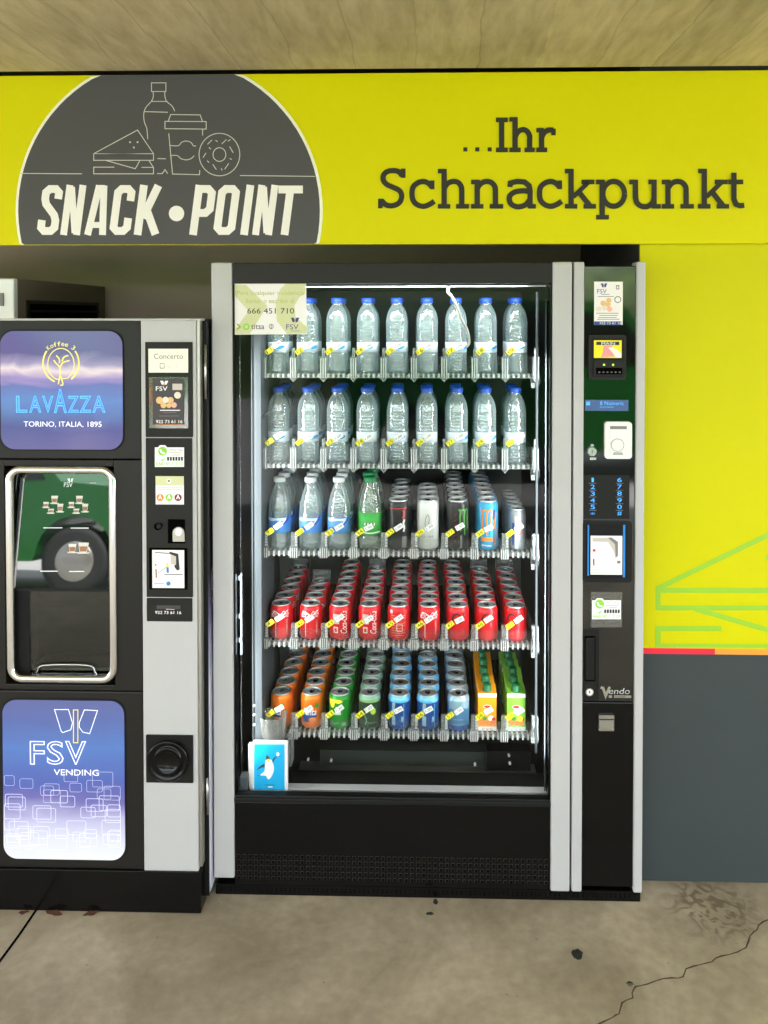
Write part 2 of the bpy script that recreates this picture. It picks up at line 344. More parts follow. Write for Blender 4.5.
class MB:
    def __init__(s): s.v = []; s.f = []; s.m = []; s.sm = []; s.mats = []; s.T = None; s.k = 0
    def mi(s, m):
        if m not in s.mats: s.mats.append(m)
        return s.mats.index(m)
    def add(s, vs, fs, m, smooth=False):
        b = len(s.v); i = s.mi(m)
        if s.T is not None: vs = [tuple(s.T @ Vector(v)) for v in vs]
        s.v += [tuple(v) for v in vs]
        for f in fs: s.f.append(tuple(b+k for k in f)); s.m.append(i); s.sm.append(smooth)
        return s
    def box(s, x0, x1, y0, y1, z0, z1, m):
        v = [(x, y, z) for x in (x0, x1) for y in (y0, y1) for z in (z0, z1)]
        f = [(0,1,3,2), (4,6,7,5), (0,4,5,1), (2,3,7,6), (0,2,6,4), (1,5,7,3)]
        return s.add(v, f, m)
    def poly(s, pts, y0, m, y1=None, caps=True):
        """closed outline in XZ, front at y0, thickness back to y1"""
        n = len(pts)
        A = sum(pts[i][0]*pts[(i+1)%n][1]-pts[(i+1)%n][0]*pts[i][1] for i in range(n))
        if A < 0: pts = pts[::-1]
        tri = tessellate_polygon([[Vector((p[0], p[1], 0)) for p in pts]])
        def orient(t):
            a, b, c = (pts[k] for k in t)
            return t if (b[0]-a[0])*(c[1]-a[1])-(b[1]-a[1])*(c[0]-a[0]) > 0 else t[::-1]
        tri = [orient(tuple(t)) for t in tri]
        s.add([(p[0], y0, p[1]) for p in pts], tri, m)
        if y1 is not None:
            b = [(p[0], y0, p[1]) for p in pts]+[(p[0], y1, p[1]) for p in pts]
            s.add(b, [(i, i+n, (i+1)%n+n, (i+1)%n) for i in range(n)], m)
            s.add([(p[0], y1, p[1]) for p in pts], [t[::-1] for t in tri], m)
        return s
    def rr(s, x0, x1, z0, z1, r, y0, y1, m, n=6): return s.poly(rrpts(x0, x1, z0, z1, r, n), y0, m, y1)
    def disc(s, cx, cz, r, y0, y1, m, n=28): return s.poly([(cx+r*math.cos(2*PI*i/n), cz+r*math.sin(2*PI*i/n)) for i in range(n)], y0, m, y1)
    def ring(s, outer, inner, y0, y1, m):
        n = len(outer); A = outer; B = inner
        v = [(p[0], y0, p[1]) for p in A]+[(p[0], y0, p[1]) for p in B]+[(p[0], y1, p[1]) for p in A]+[(p[0], y1, p[1]) for p in B]
        f = []
        for i in range(n):
            j = (i+1)%n
            f += [(i, j, j+n, i+n), (i+2*n, i+3*n, j+3*n, j+2*n), (i, i+2*n, j+2*n, j), (i+n, j+n, j+3*n, i+3*n)]
        return s.add(v, f, m)
    def ribbon(s, pts, w, y0, m, y1=None, closed=False, cap=True):
        """mitred stroke of width w along pts in XZ"""
        if y1 is None: y0 -= s.k*3e-5; s.k += 1      # vinyl strokes lie one over the other
        p = [pts[0]]
        for q in pts[1:]:
            if math.hypot(q[0]-p[-1][0], q[1]-p[-1][1]) > 1e-7: p.append(q)
        if closed and math.hypot(p[0][0]-p[-1][0], p[0][1]-p[-1][1]) < 1e-7: p.pop()
        n = len(p); L = []; Rr = []
        for i in range(n):
            a = p[i-1] if (i > 0 or closed) else None; b = p[i]; c = p[(i+1)%n] if (i < n-1 or closed) else None
            def nrm(u, v):
                d = math.hypot(v[0]-u[0], v[1]-u[1]); return (-(v[1]-u[1])/d, (v[0]-u[0])/d)
            n1 = nrm(a, b) if a else None; n2 = nrm(b, c) if c else None
            if n1 and n2:
                k = (n1[0]+n2[0], n1[1]+n2[1]); d = k[0]*k[0]+k[1]*k[1]
                if d < .3: k = n2; sc = 1
                else: sc = 2/d
                nn = (k[0]*sc, k[1]*sc)
            else: nn = n1 or n2
            L.append((b[0]+nn[0]*w/2, b[1]+nn[1]*w/2)); Rr.append((b[0]-nn[0]*w/2, b[1]-nn[1]*w/2))
        v = [(q[0], y0, q[1]) for q in Rr]+[(q[0], y0, q[1]) for q in L]
        f = [(i, (i+1)%n, (i+1)%n+n, i+n) for i in range(n if closed else n-1)]
        s.add(v, f, m)
        if y1 is not None:
            v2 = v+[(q[0], y1, q[2]) for q in v]
            g = []
            for i in range(n if closed else n-1):
                j = (i+1)%n; g += [(i, i+2*n, j+2*n, j), (i+n, j+n, j+3*n, i+3*n)]
            s.add(v2, g, m)
        return s
    def text(s, t, x0, x1, z0, z1, y, m, shear=0, outline=0):
        vs, fs, asp = text_geo(t, outline)
        w = x1-x0; h = z1-z0
        return s.add([(x0+v[0]*w+shear*v[1]*h, y-abs(v[2])*h, z0+v[1]*h) for v in vs], fs, m)
    def lathe(s, prof, cx, cy, z0, m, seg=24, smooth=True, warp=None):
        v = []; f = []; k = len(prof)
        for i in range(seg):
            a = 2*PI*i/seg
            for r, z in prof:
                rr = r*(warp(a, z) if warp else 1)
                v.append((cx+rr*math.cos(a), cy+rr*math.sin(a), z0+z))
        for i in range(seg):
            j = (i+1)%seg
            for q in range(k-1): f.append((i*k+q, j*k+q, j*k+q+1, i*k+q+1))
        return s.add(v, f, m, smooth)
    def wrap(s, pts, fs, Rr, z0, m, ang=-90):
        """flat 2D geometry (metres) wrapped round a vertical cylinder"""
        out = []
        for x, z in pts:
            a = R(ang)+x/Rr; out.append((Rr*math.cos(a), Rr*math.sin(a), z0+z))
        return s.add(out, fs, m)
    def wpoly(s, pts, Rr, z0, m, ang=-90):
        # cut wide shapes into vertical slices so they follow the cylinder
        def clip(P_, x, keep_right):
            out = []
            for k in range(len(P_)):
                a, b = P_[k-1], P_[k]; ia = (a[0] >= x) == keep_right; ib = (b[0] >= x) == keep_right
                if ia != ib:
                    t = (x-a[0])/(b[0]-a[0]); out.append((x, a[1]+(b[1]-a[1])*t))
                if ib: out.append(b)
            return out
        x0 = min(p[0] for p in pts); x1 = max(p[0] for p in pts); n = max(1, int((x1-x0)/(Rr*.16)))
        for k in range(n):
            q = clip(clip(pts, x0+(x1-x0)*k/n, True), x0+(x1-x0)*(k+1)/n, False) if n > 1 else pts
            r = []
            for p in q:
                if not r or abs(p[0]-r[-1][0])+abs(p[1]-r[-1][1]) > 1e-6: r.append(p)
            if len(r) > 1 and abs(r[0][0]-r[-1][0])+abs(r[0][1]-r[-1][1]) < 1e-6: r.pop()
            if len(r) < 3: continue
            tri = tessellate_polygon([[Vector((p[0], p[1], 0)) for p in r]])
            s.wrap(r, [tuple(t) for t in tri], Rr, z0, m, ang)
        return s
    def wtext(s, t, cx, cz, w, h, Rr, z0, m, ang=-90, vert=False, shear=0):
        vs, fs, asp = text_geo(t)
        q = []
        for v in vs:
            a, b = (v[0]-.5)*w+shear*(v[1]-.5)*h, (v[1]-.5)*h
            q.append((cx-b, cz+a) if vert else (cx+a, cz+b))
        return s.wrap(q, fs, Rr, z0, m, ang)
    def wstroke(s, pts, w, Rr, z0, m, ang=-90):
        q = [pts[0]]
        for a, b in zip(pts[:-1], pts[1:]):
            k = max(1, int(abs(b[0]-a[0])/(Rr*.16)))
            q += [(a[0]+(b[0]-a[0])*i/k, a[1]+(b[1]-a[1])*i/k) for i in range(1, k+1)]
        t = MB(); t.ribbon(q, w, 0, m)
        return s.wrap([(v[0], v[2]) for v in t.v], t.f, Rr, z0, m, ang)
    def tube(s, path, r, m, seg=8, closed=False, smooth=True, rz=None):
        P_ = [Vector(p) for p in path]; n = len(P_); v = []; up = Vector((0, 1, 0)) if closed else None
        prev = None
        for i in range(n):
            if closed: t = (P_[(i+1)%n]-P_[i-1]).normalized()
            else: t = (P_[min(i+1,n-1)]-P_[max(i-1,0)]).normalized()
            if up is not None: a = up.copy()
            elif prev is None: a = Vector((0,0,1)) if abs(t.z) < .9 else Vector((1,0,0))
            else: a = prev
            a = (a-t*a.dot(t)).normalized(); b = t.cross(a); prev = a
            for k in range(seg):
                q = 2*PI*k/seg; v.append(tuple(P_[i]+a*(math.cos(q)*(rz or r))+b*(math.sin(q)*r)))
        f = []
        for i in range(n if closed else n-1):
            j = (i+1)%n
            for k in range(seg): f.append((i*seg+k, i*seg+(k+1)%seg, j*seg+(k+1)%seg, j*seg+k))
        if not closed: f += [tuple(range(seg))[::-1], tuple((n-1)*seg+k for k in range(seg))]
        return s.add(v, f, m, smooth)
    def build(s, name, parent=None, loc=None, bevel=0):
        me = bpy.data.meshes.new(name)
        v = s.v
        if parent is not None and loc is None:
            o_ = WORLD.get(parent.name, Vector((0,0,0)))
            v = [(a[0]-o_.x, a[1]-o_.y, a[2]-o_.z) for a in v]
        me.from_pydata(v, [], s.f)
        for m in s.mats: me.materials.append(M[m])
        me.polygons.foreach_set('material_index', s.m); me.polygons.foreach_set('use_smooth', s.sm); me.update()
        o = bpy.data.objects.new(name, me); COL.objects.link(o)
        if parent is not None:
            o.parent = parent; WORLD[o.name] = WORLD.get(parent.name, Vector((0,0,0)))
        else: WORLD[o.name] = Vector((0,0,0))
        if loc is not None: o.location = loc
        if bevel:
            b = o.modifiers.new('bevel', 'BEVEL'); b.width = bevel; b.segments = 2; b.limit_method = 'ANGLE'; b.angle_limit = R(50)
        return o
WORLD = {}
def thing(name, label, cat, loc=(0,0,0), group=None):
    o = bpy.data.objects.new(name, None); COL.objects.link(o); o.location = loc; o.empty_display_size = .05
    o['label'] = label; o['category'] = cat
    if group: o['group'] = group
    WORLD[o.name] = Vector(loc); return o
def tag(o, label, cat, group=None):
    o['label'] = label; o['category'] = cat
    if group: o['group'] = group
    return o
def struct(o): o['kind'] = 'structure'; return o
def lab(o, s): o['label'] = s; return o

# ================================================================ SETTING
YW = .08            # wall panel face
YS = .055           # fascia sign face
ZC = W(400, 68.5, .02)[1]
# floor with a joint and a crack
fl = struct(MB().box(-14, 14, -3.9, 1.1, -.1, 0, 'floor_concrete').build('floor'))
struct(MB().box(-30, 30, -40, -3.9, -.1, 0, 'road_grey').build('floor_road'))  # unseen ground, added in neutral grey so its bounce light stays untinted
mb = MB()
def floor_strip(mb, pts, ws, m, z=.0006):
    q = [WF(*p) for p in pts]; n = len(q); v = []; 
    for i in range(n):
        a = q[max(i-1,0)]; b = q[min(i+1,n-1)]; d = math.hypot(b[0]-a[0], b[1]-a[1]); nx, ny = -(b[1]-a[1])/d, (b[0]-a[0])/d
        w = ws[i%len(ws)]/2; v += [(q[i][0]-nx*w, q[i][1]-ny*w, z), (q[i][0]+nx*w, q[i][1]+ny*w, z)]
    mb.add(v, [(2*i+1, 2*i, 2*i+2, 2*i+3) for i in range(n-1)], m)
ck = [(590,1030),(612,1018),(619,1014),(622,1003),(633,998),(634,989),(640,986),(656,981),(672,978),(683,977),(686,969),(700,965),(712,962),(722,956),(738,952),(746,948),(750,936),(757,930),(763,922),(780,915)]
cq = []
for a, b in zip(ck[:-1], ck[1:]):
    cq.append(a); cq.append(((a[0]+b[0])/2+random.uniform(-1.6,1.6), (a[1]+b[1])/2+random.uniform(-1,1)))
cq.append(ck[-1])
floor_strip(mb, cq, [.0035,.005,.0025,.004,.003], 'crack_dark')
mb.build('crack', fl)
mb = MB(); floor_strip(mb, [(37,909),(20,934),(-2,964),(-40,1020)], [.008], 'hole_black'); mb.build('expansion_joint', fl)
# ceiling slab, the pocket behind its edge, its shade put into a dark colour
struct(MB().box(-9, 9, -3.7, .02, ZC, ZC+.35, 'ceiling_concrete').build('ceiling'))
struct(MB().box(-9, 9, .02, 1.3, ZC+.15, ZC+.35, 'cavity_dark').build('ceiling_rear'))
# recess behind the machines
XR = W(638.5, 560, YW)[0]
struct(MB().box(-3.2, XR+.2, 1.0, 1.1, 0, ZC+.15, 'recess_wall').build('wall_back'))
struct(MB().box(-3.3, -3.2, .1, 1.1, 0, ZC+.15, 'recess_wall').build('wall_left'))
ZS1 = W(384, 73, YS)[1]; ZS0 = W(384, 244.3, YS)[1]
# right hand wall: yellow upper panel, dark lower panel, thin coloured stripe, printed sandwich
zs1 = W(700, 648.5, YW)[1]; zs0 = W(700, 654.3, YW)[1]
wr = struct(MB().box(XR, 6, YW+.012, 1.1, 0, ZC+.15, 'cavity_dark').build('wall_right'))
MB().box(XR, 6, YW, YW+.012, zs1, ZS0+.02, 'panel_yellow_shaded').build('yellow_panel', wr)
MB().box(XR, 6, YW, YW+.012, .004, zs0, 'dark_panel').build('dark_panel', wr)
mb = MB(); xs = W(715, 651, YW)[0]
mb.box(XR, xs, YW, YW+.012, zs0, zs1, 'stripe_red'); mb.box(xs, 6, YW, YW+.012, zs0, zs1, 'stripe_orange'); mb.build('colour_stripe', wr)
mb = MB(); Z5 = lambda pts: [W(620+x/2.56, 500+y/2.56, YW) for x, y in pts]
gw = 13/2.56*2.41/800
y_ = YW-.0006
mb.ribbon(Z5([(97,226),(390,84),(620,-26),(860,226),(860,276),(97,276)]), gw, y_, 'print_green', closed=True)
mb.ribbon(Z5([(97,231),(860,233)]), gw, y_-.0001, 'print_green')
mb.ribbon(Z5([(190,278),(640,408),(730,282)]), gw, y_-.0002, 'print_green')
mb.ribbon(Z5([(260,329),(97,329),(97,376)]), gw, y_-.0003, 'print_green')
mb.ribbon(Z5([(97,372),(860,376)]), gw*.7, y_-.0004, 'print_green')
for cx, cy in ((384,147),(470,120),(430,175)):
    c = Z5([(cx,cy)])[0]; mb.disc(c[0], c[1], gw*.8, y_-.0002, y_, 'print_green')
mb.build('sandwich_print', wr)

# ---------------------------------------------------------------- fascia sign
sg = thing('shop_sign', 'long yellow sign board with dark lettering and round snack logo under the ceiling', 'sign', (0, YS, ZS0))
MB().box(-3.2, 6, YS, YS+.022, ZS0, ZS1, 'sign_yellow').build('board', sg, bevel=.001)
mpp = (YS-CAM.y)/FPX
cx, cz = W(168.5, 211, YS); rad = 152.6*mpp
def capcircle(r, n=90):
    pts = []
    for i in range(n+1):
        a = 2*PI*i/n; x = cx+r*math.cos(a); z = cz+r*math.sin(a)
        pts.append((x, min(max(z, ZS0+.0012), ZS1-.0012)))
    out = []
    for p in pts:
        if not out or math.hypot(p[0]-out[-1][0], p[1]-out[-1][1]) > 1e-5: out.append(p)
    return out[:-1]
MB().poly(capcircle(rad+.0085), YS-.001, 'ring_vinyl', YS).build('logo_ring', sg)
MB().poly(capcircle(rad), YS-.002, 'sign_grey', YS-.001).build('logo_disc', sg)
YL = YS-.0026
C1 = lambda pts: [W(x/2, y/2, YL) for x, y in pts]
C2 = lambda pts: [W(80+x/4.518, 70+y/4.518, YL) for x, y in pts]
lw = .8*mpp
def ln(mb, pts, closed=False, m='line_vinyl', w=lw): mb.ribbon(C2(pts), w, YL, m, closed=closed)
mb = MB()
ln(mb, [(62,378),(260,271),(332,378)], True); ln(mb, [(62,378),(62,408),(332,408),(332,378)])
ln(mb, [(115,408),(250,446),(270,410)]); ln(mb, [(155,439),(62,439),(62,469),(332,469),(332,440),(278,440)]); ln(mb, [(312,410),(332,440)])
for q in ((226,326),(260,326),(243,350)):
    c = C2([q])[0]; mb.disc(c[0], c[1], .0028, YL, YL+.0005, 'line_vinyl', 10)
mb.build('sandwich_drawing', sg)
mb = MB()
ln(mb, [(323,58),(388,58),(388,97),(323,97)], True)
ln(mb, crom([(330,97),(331,120),(322,142),(297,170),(288,200),(291,235),(302,265),(306,312)]))
ln(mb, crom([(383,97),(384,120),(392,142),(416,163),(428,186)]))
ln(mb, [(324,142),(392,142)]); ln(mb, [(292,188),(397,191)]); ln(mb, [(350,400),(388,401)])
ln(mb, [(348,468),(372,468),(384,450),(396,468)])
mb.build('bottle_drawing', sg)
mb = MB()
ln(mb, [(398,232),(410,201),(543,203),(553,232)]); ln(mb, [(384,232),(384,265),(570,267),(570,233)], True)
ln(mb, [(401,286),(418,470),(540,473),(541,452)]); ln(mb, [(554,268),(554,296)])
ln(mb, crom([(408,341),(444,342),(460,326),(482,321),(502,328),(512,342),(524,343)]))
ln(mb, crom([(412,386),(440,387),(455,400),(480,406),(502,400),(516,387)]))
mb.build('coffee_cup_drawing', sg)
mb = MB()
ln(mb, arc(630,382,92,96,0,360,48), True); ln(mb, arc(630,382,29,31,0,360,24), True)
for a in ((576,336,596,316),(612,318,622,324),(640,334,662,314),(680,314,668,322),(676,346,692,374),(676,400,686,404),(672,422,654,448),(638,444,642,454),(600,426,616,450),(574,410,584,418),(556,396,570,374),(582,350,592,358)):
    ln(mb, [(a[0],a[1]),(a[2],a[3])])
mb.build('doughnut_drawing', sg)
mb = MB(); mb.ribbon([W(21,173.4,YL),W(82,173.8,YL)], lw, YL, 'line_vinyl'); mb.build('ground_line', sg); mb = MB(); mb.ribbon([W(240,175.5,YL),W(315,176.4,YL)], lw, YL, 'line_vinyl'); mb.build('ground_line', sg)
# SNACK POINT heavy slanted capitals
mb = MB(); ST = 15.6
def cap_(pts, closed=False, w=ST):
    q = [(x+.13*(470-y)-.012*0, y) for x, y in pts]
    mb.ribbon(C1(q), w/2*mpp, YL, 'white_vinyl', closed=closed)
def rloop(x0, x1, y0=378, y1=462, c=7): return [(x0+c,y0),(x1-c,y0),(x1,y0+c),(x1,y1-c),(x1-c,y1),(x0+c,y1),(x0,y1-c),(x0,y0+c)]
cap_([(107,398),(107,385),(100,378),(88,378),(81,385),(81,398),(84,408),(103,430),(107,441),(107,455),(100,462),(87,462),(80,455),(80,440)])
cap_([(127,470),(127,370)], w=14); cap_([(153,470),(153,370)], w=14); cap_([(131,374),(149,466)], w=13)
cap_([(175,470),(186,371)], w=14); cap_([(205,470),(195,371)], w=14); cap_([(179,450),(202,450)], w=12); cap_([(184,376),(198,376)], w=12)
cap_([(252,402),(252,385),(245,378),(232,378),(225,385),(225,455),(232,462),(245,462),(252,455),(252,436)])
cap_([(275,470),(275,370)]); cap_([(281,436),(304,371)], w=16); cap_([(285,416),(311,469)], w=16)
cap_([(386,470),(386,370)]); cap_([(386,378),(405,378),(413,386),(413,418),(405,426),(386,426)])
cap_(rloop(433,461), True); cap_([(488,470),(488,370)])
cap_([(511,470),(511,370)], w=14); cap_([(537,470),(537,370)], w=14); cap_([(515,374),(533,466)], w=13)
cap_([(569,470),(569,372)]); cap_([(545,379),(594,379)])
c = C1([(353,427)])[0]; mb.disc(c[0], c[1], 15.5/2*mpp, YL, YL+.0005, 'white_vinyl', 30)
mb.build('logo_lettering', sg)
# ...Ihr Schnackpunkt, slab serif
mb = MB(); C7 = lambda pts: [W(370+x/1.93, 110+y/1.93, YL) for x, y in pts]
SW = 10.3/1.93*mpp; TW = 8.9/1.93*mpp
def g(pts, w=SW, smooth=False): mb.ribbon(C7(crom(pts, 5) if smooth else pts), w, YL-.00005*random.random(), 'sign_text')
def hbar(x0, x1, y): g([(x0,y),(x1,y)], TW)
def gS():
    g([(62,127),(55,119),(44,117),(33,119),(26,126),(26,136),(33,144),(44,149),(56,155),(61,164),(59,175),(52,182),(40,185),(29,182),(22,174)], smooth=True)
    g([(64,113),(64,131)], TW); g([(20,171),(20,190)], TW)
def gc(o):
    g([(o+119,148),(o+112,141),(o+102,138),(o+90,142),(o+82,152),(o+82,171),(o+90,182),(o+103,186),(o+115,182),(o+124,176)], smooth=True); g([(o+120,136),(o+120,153)], TW)
def gstem(x, y0, y1): g([(x,y0),(x,y1)])
def garch(x0, x1, y=137):
    g([(x0,y+14),(x0+7,y+5),(x0+17,y+1),(x0+27,y+3),(x1-1,y+11),(x1,y+20)], smooth=True); gstem(x1, y+18, 188)
gS(); gc(0)
gstem(143,114,189); hbar(131,147,118); hbar(131,155,186); garch(143,177); hbar(166,191,186)
for o in (0, 368): gstem(207+o,135,189); hbar(195+o,211+o,139); hbar(195+o,219+o,186); garch(207+o,242+o); hbar(231+o,257+o,186)
g([(270,149),(271,141),(284,138),(298,139),(307,146),(309,156),(309,188)], smooth=False); g([(309,158),(295,156),(278,159),(269,168),(272,181),(285,187),(300,183),(309,172)], smooth=True); hbar(305,320,186)
gc(246)
for o in (0, 257): gstem(388+o,114,189); hbar(376+o,392+o,118); hbar(376+o,400+o,186); g([(392+o,168),(421+o,140)], TW); hbar(408+o,433+o,139); g([(402+o,157),(425+o,186)], SW); hbar(412+o,436+o,186)
gstem(448,135,209); hbar(436,452,139); hbar(436,461,207); g(arc(470,162,21,24,0,360,30)[:-1]+[(491,162)])
gstem(512,135,170); hbar(500,516,139); g([(512,168),(515,179),(524,186),(536,186),(545,179),(548,170)], smooth=True); gstem(548,135,189); hbar(537,552,139); hbar(544,561,186)
g([(702,121),(702,172),(706,182),(714,185),(722,184)]); hbar(691,720,139)
mb.build('second_line_lettering', sg); mb = MB()
gstem(254,16,79); hbar(243,266,19); hbar(243,266,77)
gstem(280,14,79); hbar(269,284,18); hbar(269,291,77); 
g([(280,52),(286,42),(295,38),(303,41),(308,50),(308,58)], smooth=True); gstem(308,56,79); hbar(298,318,77)
gstem(331,36,79); hbar(321,335,39); hbar(321,342,77); g([(331,54),(336,44),(344,39),(354,39)], smooth=True); g([(354,36),(354,49)], TW)
mb.build('first_line_lettering', sg); mb = MB()
for x in (184,207,231): g([(x-4,76),(x+4,76)], 8/1.93*mpp)
mb.build('dots_lettering', sg)

# ================================================================ BIG VENDING MACHINE
VX0 = W(214.5, 560, 0)[0]-.003; VX1 = W(643, 560, 0)[0]; VZ1 = W(428, 262.3, 0)[1]
VD = .84
vm = thing('vending_machine', 'tall glass fronted drinks vending machine with silver edges and black base', 'vending machine', (0, 0, 0))
def col(u, v=580, Y=0): return W(u, v, Y)[0]
def row(v, u=428, Y=0): return W(u, v, Y)[1]
xa = col(234); xb = col(551); xc = col(570.2); xd = col(572); xe = col(582.3); xf = col(634)
zg1 = row(283.5); zg0 = row(797); zb = row(886.5)
TH = .025
mb = MB()      # outer cabinet: hollow box
mb.box(VX0+.004, VX0+.05, .03, VD, .05, VZ1-.008, 'satin_black')
mb.box(xb+.01, VX1-.004, .05, VD, .05, VZ1-.008, 'satin_black')
mb.box(VX0+.05, xb+.01, .03, VD, VZ1-.06, VZ1-.008, 'satin_black')
mb.box(VX0+.05, xb+.01, VD-.05, VD, .05, VZ1-.06, 'inner_back')
mb.box(VX0+.05, xb+.01, .05, VD-.05, .05, .2, 'inner_black')
mb.build('cabinet', vm, bevel=.003)
mb = MB()      # base
mb.box(VX0+.003, VX1-.003, -.003, VD, 0, row(887), 'gloss_black')
for k in range(90):
    x = VX0+.02+k*(VX1-VX0-.04)/89
    for q in range(2): mb.box(x-.0022, x+.0022, -.0036, -.0029, .012+q*.007, .0155+q*.007, 'hole_black')
mb.build('plinth', vm, bevel=.002)
def bar(name, x0, x1, z0, z1, m='satin_silver', y0=-.012, y1=.045, r=.004, lb=None):
    o = MB().box(x0, x1, y0, y1, z0, z1, m).build(name, vm, bevel=r)
    if lb: o['label'] = lb
    return o
bar('edge_trim', VX0, xa, row(879), VZ1, y1=.03); bar('edge_trim', xb, xc, zb, VZ1); bar('edge_trim', xd, xe, zb, VZ1); bar('edge_trim', xf, VX1, zb, VZ1)
mb = MB()      # door frame: top bar and inner rim around the glass
mb.box(xa, xb, -.008, .03, zg1, VZ1-.002, 'brown_black')
mb.box(xa, xa+.006, -.006, .06, zg0, zg1, 'gloss_black'); mb.box(xb-.006, xb, -.006, .06, zg0, zg1, 'gloss_black')
mb.box(xa, xb, -.006, .010, zg0-.018, zg0, 'satin_black')
mb.box(xa-.004, xa+.006, .02, .07, zg0, zg1, 'inner_black'); mb.box(xb-.006, xb+.004, .02, .07, zg0, zg1, 'inner_black')
mb.build('door_frame', vm, bevel=.002)
MB().box(xa+.006, xb-.006, .004, .008, zg0, zg1, 'door_glass').build('glass_pane', vm)
# lower kick panel with punched vent rows
mb = MB(); zk = row(803.5)
mb.box(xa, xb, -.006, .03, row(886), zk, 'gloss_black'); mb.box(xa, xb, -.01, .03, zk, row(799), 'satin_black')
mb.build('kick_panel', vm, bevel=.002)
mb = MB()
for r_ in range(5):
    z = row(857.5+r_*5.4)
    for k in range(54):
        x = xa+.012+k*(xb-xa-.024)/53
        mb.box(x-.0048, x+.0048, -.0066, -.0059, z-.0046, z+.0046, 'hole_edge'); mb.box(x-.0038, x+.0042, -.0069, -.0065, z-.0042, z+.0036, 'hole_black')
mb.build('vent_grille', vm)
# interior liner, elevator rails, sill, lamp tubes
mb = MB(); YI = .075
mb.box(col(252,500,YI), col(261.5,500,YI), YI, YI+.2, row(742,300,YI), row(286,300,YI), 'liner_grey'); mb.build('liner_panel', vm, bevel=.002)
mb = MB(); mb.tube([(col(252.3,500,.07), .07, row(748,300,.07)), (col(252.3,500,.07), .07, row(300,300,.07))], .0022, 'liner_grey'); mb.build('elevator_rail', vm)
mb = MB(); x = col(536.6,500,.07); mb.tube([(x, .07, row(752,500,.07)), (x, .07, row(292,500,.07))], .004, 'liner_grey')
for v in (379, 471, 560, 648, 733):
    xx = col(531,v,.07); z = row(v,530,.07); mb.box(xx, x+.008, .062, .082, z-.014, z+.006, 'guard_clear'); mb.box(xx, xx+.01, .06, .07, z-.026, z-.012, 'tray_clear')
mb.build('elevator_rail', vm)
mb = MB(); x = col(545.5,500,.03); mb.tube([(x, .03, row(790,500,.03)), (x, .03, row(300,500,.03))], .0014, 'liner_grey'); mb.build('door_rod', vm)
mb = MB(); x = col(241,500,.03); mb.tube([(x, .03, row(655,300,.03)), (x, .03, row(574,300,.03))], .0035, 'liner_grey')
for v in (578, 616, 640): mb.box(x-.006, x+.002, .024, .034, row(v+2,300,.03), row(v-2,300,.03), 'liner_grey')
mb.build('door_rod', vm)
mb = MB(); ys = .05; mb.box(col(250,791,ys), col(549,791,ys), ys, ys+.03, row(794,400,ys), row(790.5,400,ys), 'satin_silver'); mb.box(col(250,791,ys), col(549,791,ys), ys+.02, ys+.12, row(800,400,ys), row(794,400,ys), 'satin_black')
mb.build('sill_bar', vm, bevel=.001)
mb = MB(); yb = .3
mb.box(col(320,756,yb), col(486,756,yb), yb, yb+.05, row(766,400,yb), row(751,400,yb), 'inner_back')
mb.box(col(300,770,yb), col(535,770,yb), yb-.03, yb+.02, row(767.5,400,yb), row(765.5,400,yb), 'dull_steel')
mb.box(col(486,760,yb), col(530,760,yb), yb-.02, yb+.03, row(768,500,yb), row(748,500,yb), 'matte_black')
for u, v in ((308,760),(331,761),(475,765),(510,764),(509,756)):
    c = W(u, v, yb-.04); mb.disc(c[0], c[1], .004, yb-.04, yb-.03, 'bright_white', 10)
mb.build('delivery_rail', vm)
mb = MB()
for u, v in ((254,706),(254,715),(254,725),(549,708),(549,726),(253,791),(546,793),(546,796),(240,785),(546,786)):
    c = W(u, v, .06); mb.disc(c[0], c[1], .0028, .06, .066, 'bright_white', 10)
mb.build('screw', vm)['kind'] = 'stuff'
mb = MB(); c0 = W(240, 775, .05); c1 = W(248, 798, .05); mb.box(c0[0], c1[0], .04, .07, c1[1], c0[1], 'liner_grey'); mb.build('door_bracket', vm, bevel=.002)
# lamp tube across the top of the cavity
mb = MB(); yl = .06; c0 = W(268, 287, yl); c1 = W(546, 286, yl)
mb.tube([(c0[0], yl, c0[1]), (c1[0], yl, c1[1])], .0016, 'lamp_white'); lab(mb.build('lamp_tube', vm), 'lit white lamp tube across the top of the window')
# stray strap and hose inside
mb = MB(); pts = crom([(449,286),(448,292),(452,297),(456,305),(461,318),(467,330),(469,342),(466,347)])
mb.tube([(W(u,v,.05)[0], .05, W(u,v,.05)[1]) for u, v in pts], .0042, 'strap_white'); mb.build('loose_strap', vm)
mb = MB(); pts = crom([(253,470),(254,445),(258,426),(265,415),(270,412)])
mb.tube([(W(u,v,.1)[0], .1, W(u,v,.1)[1]) for u, v in pts], .004, 'liner_grey'); mb.build('hose', vm)
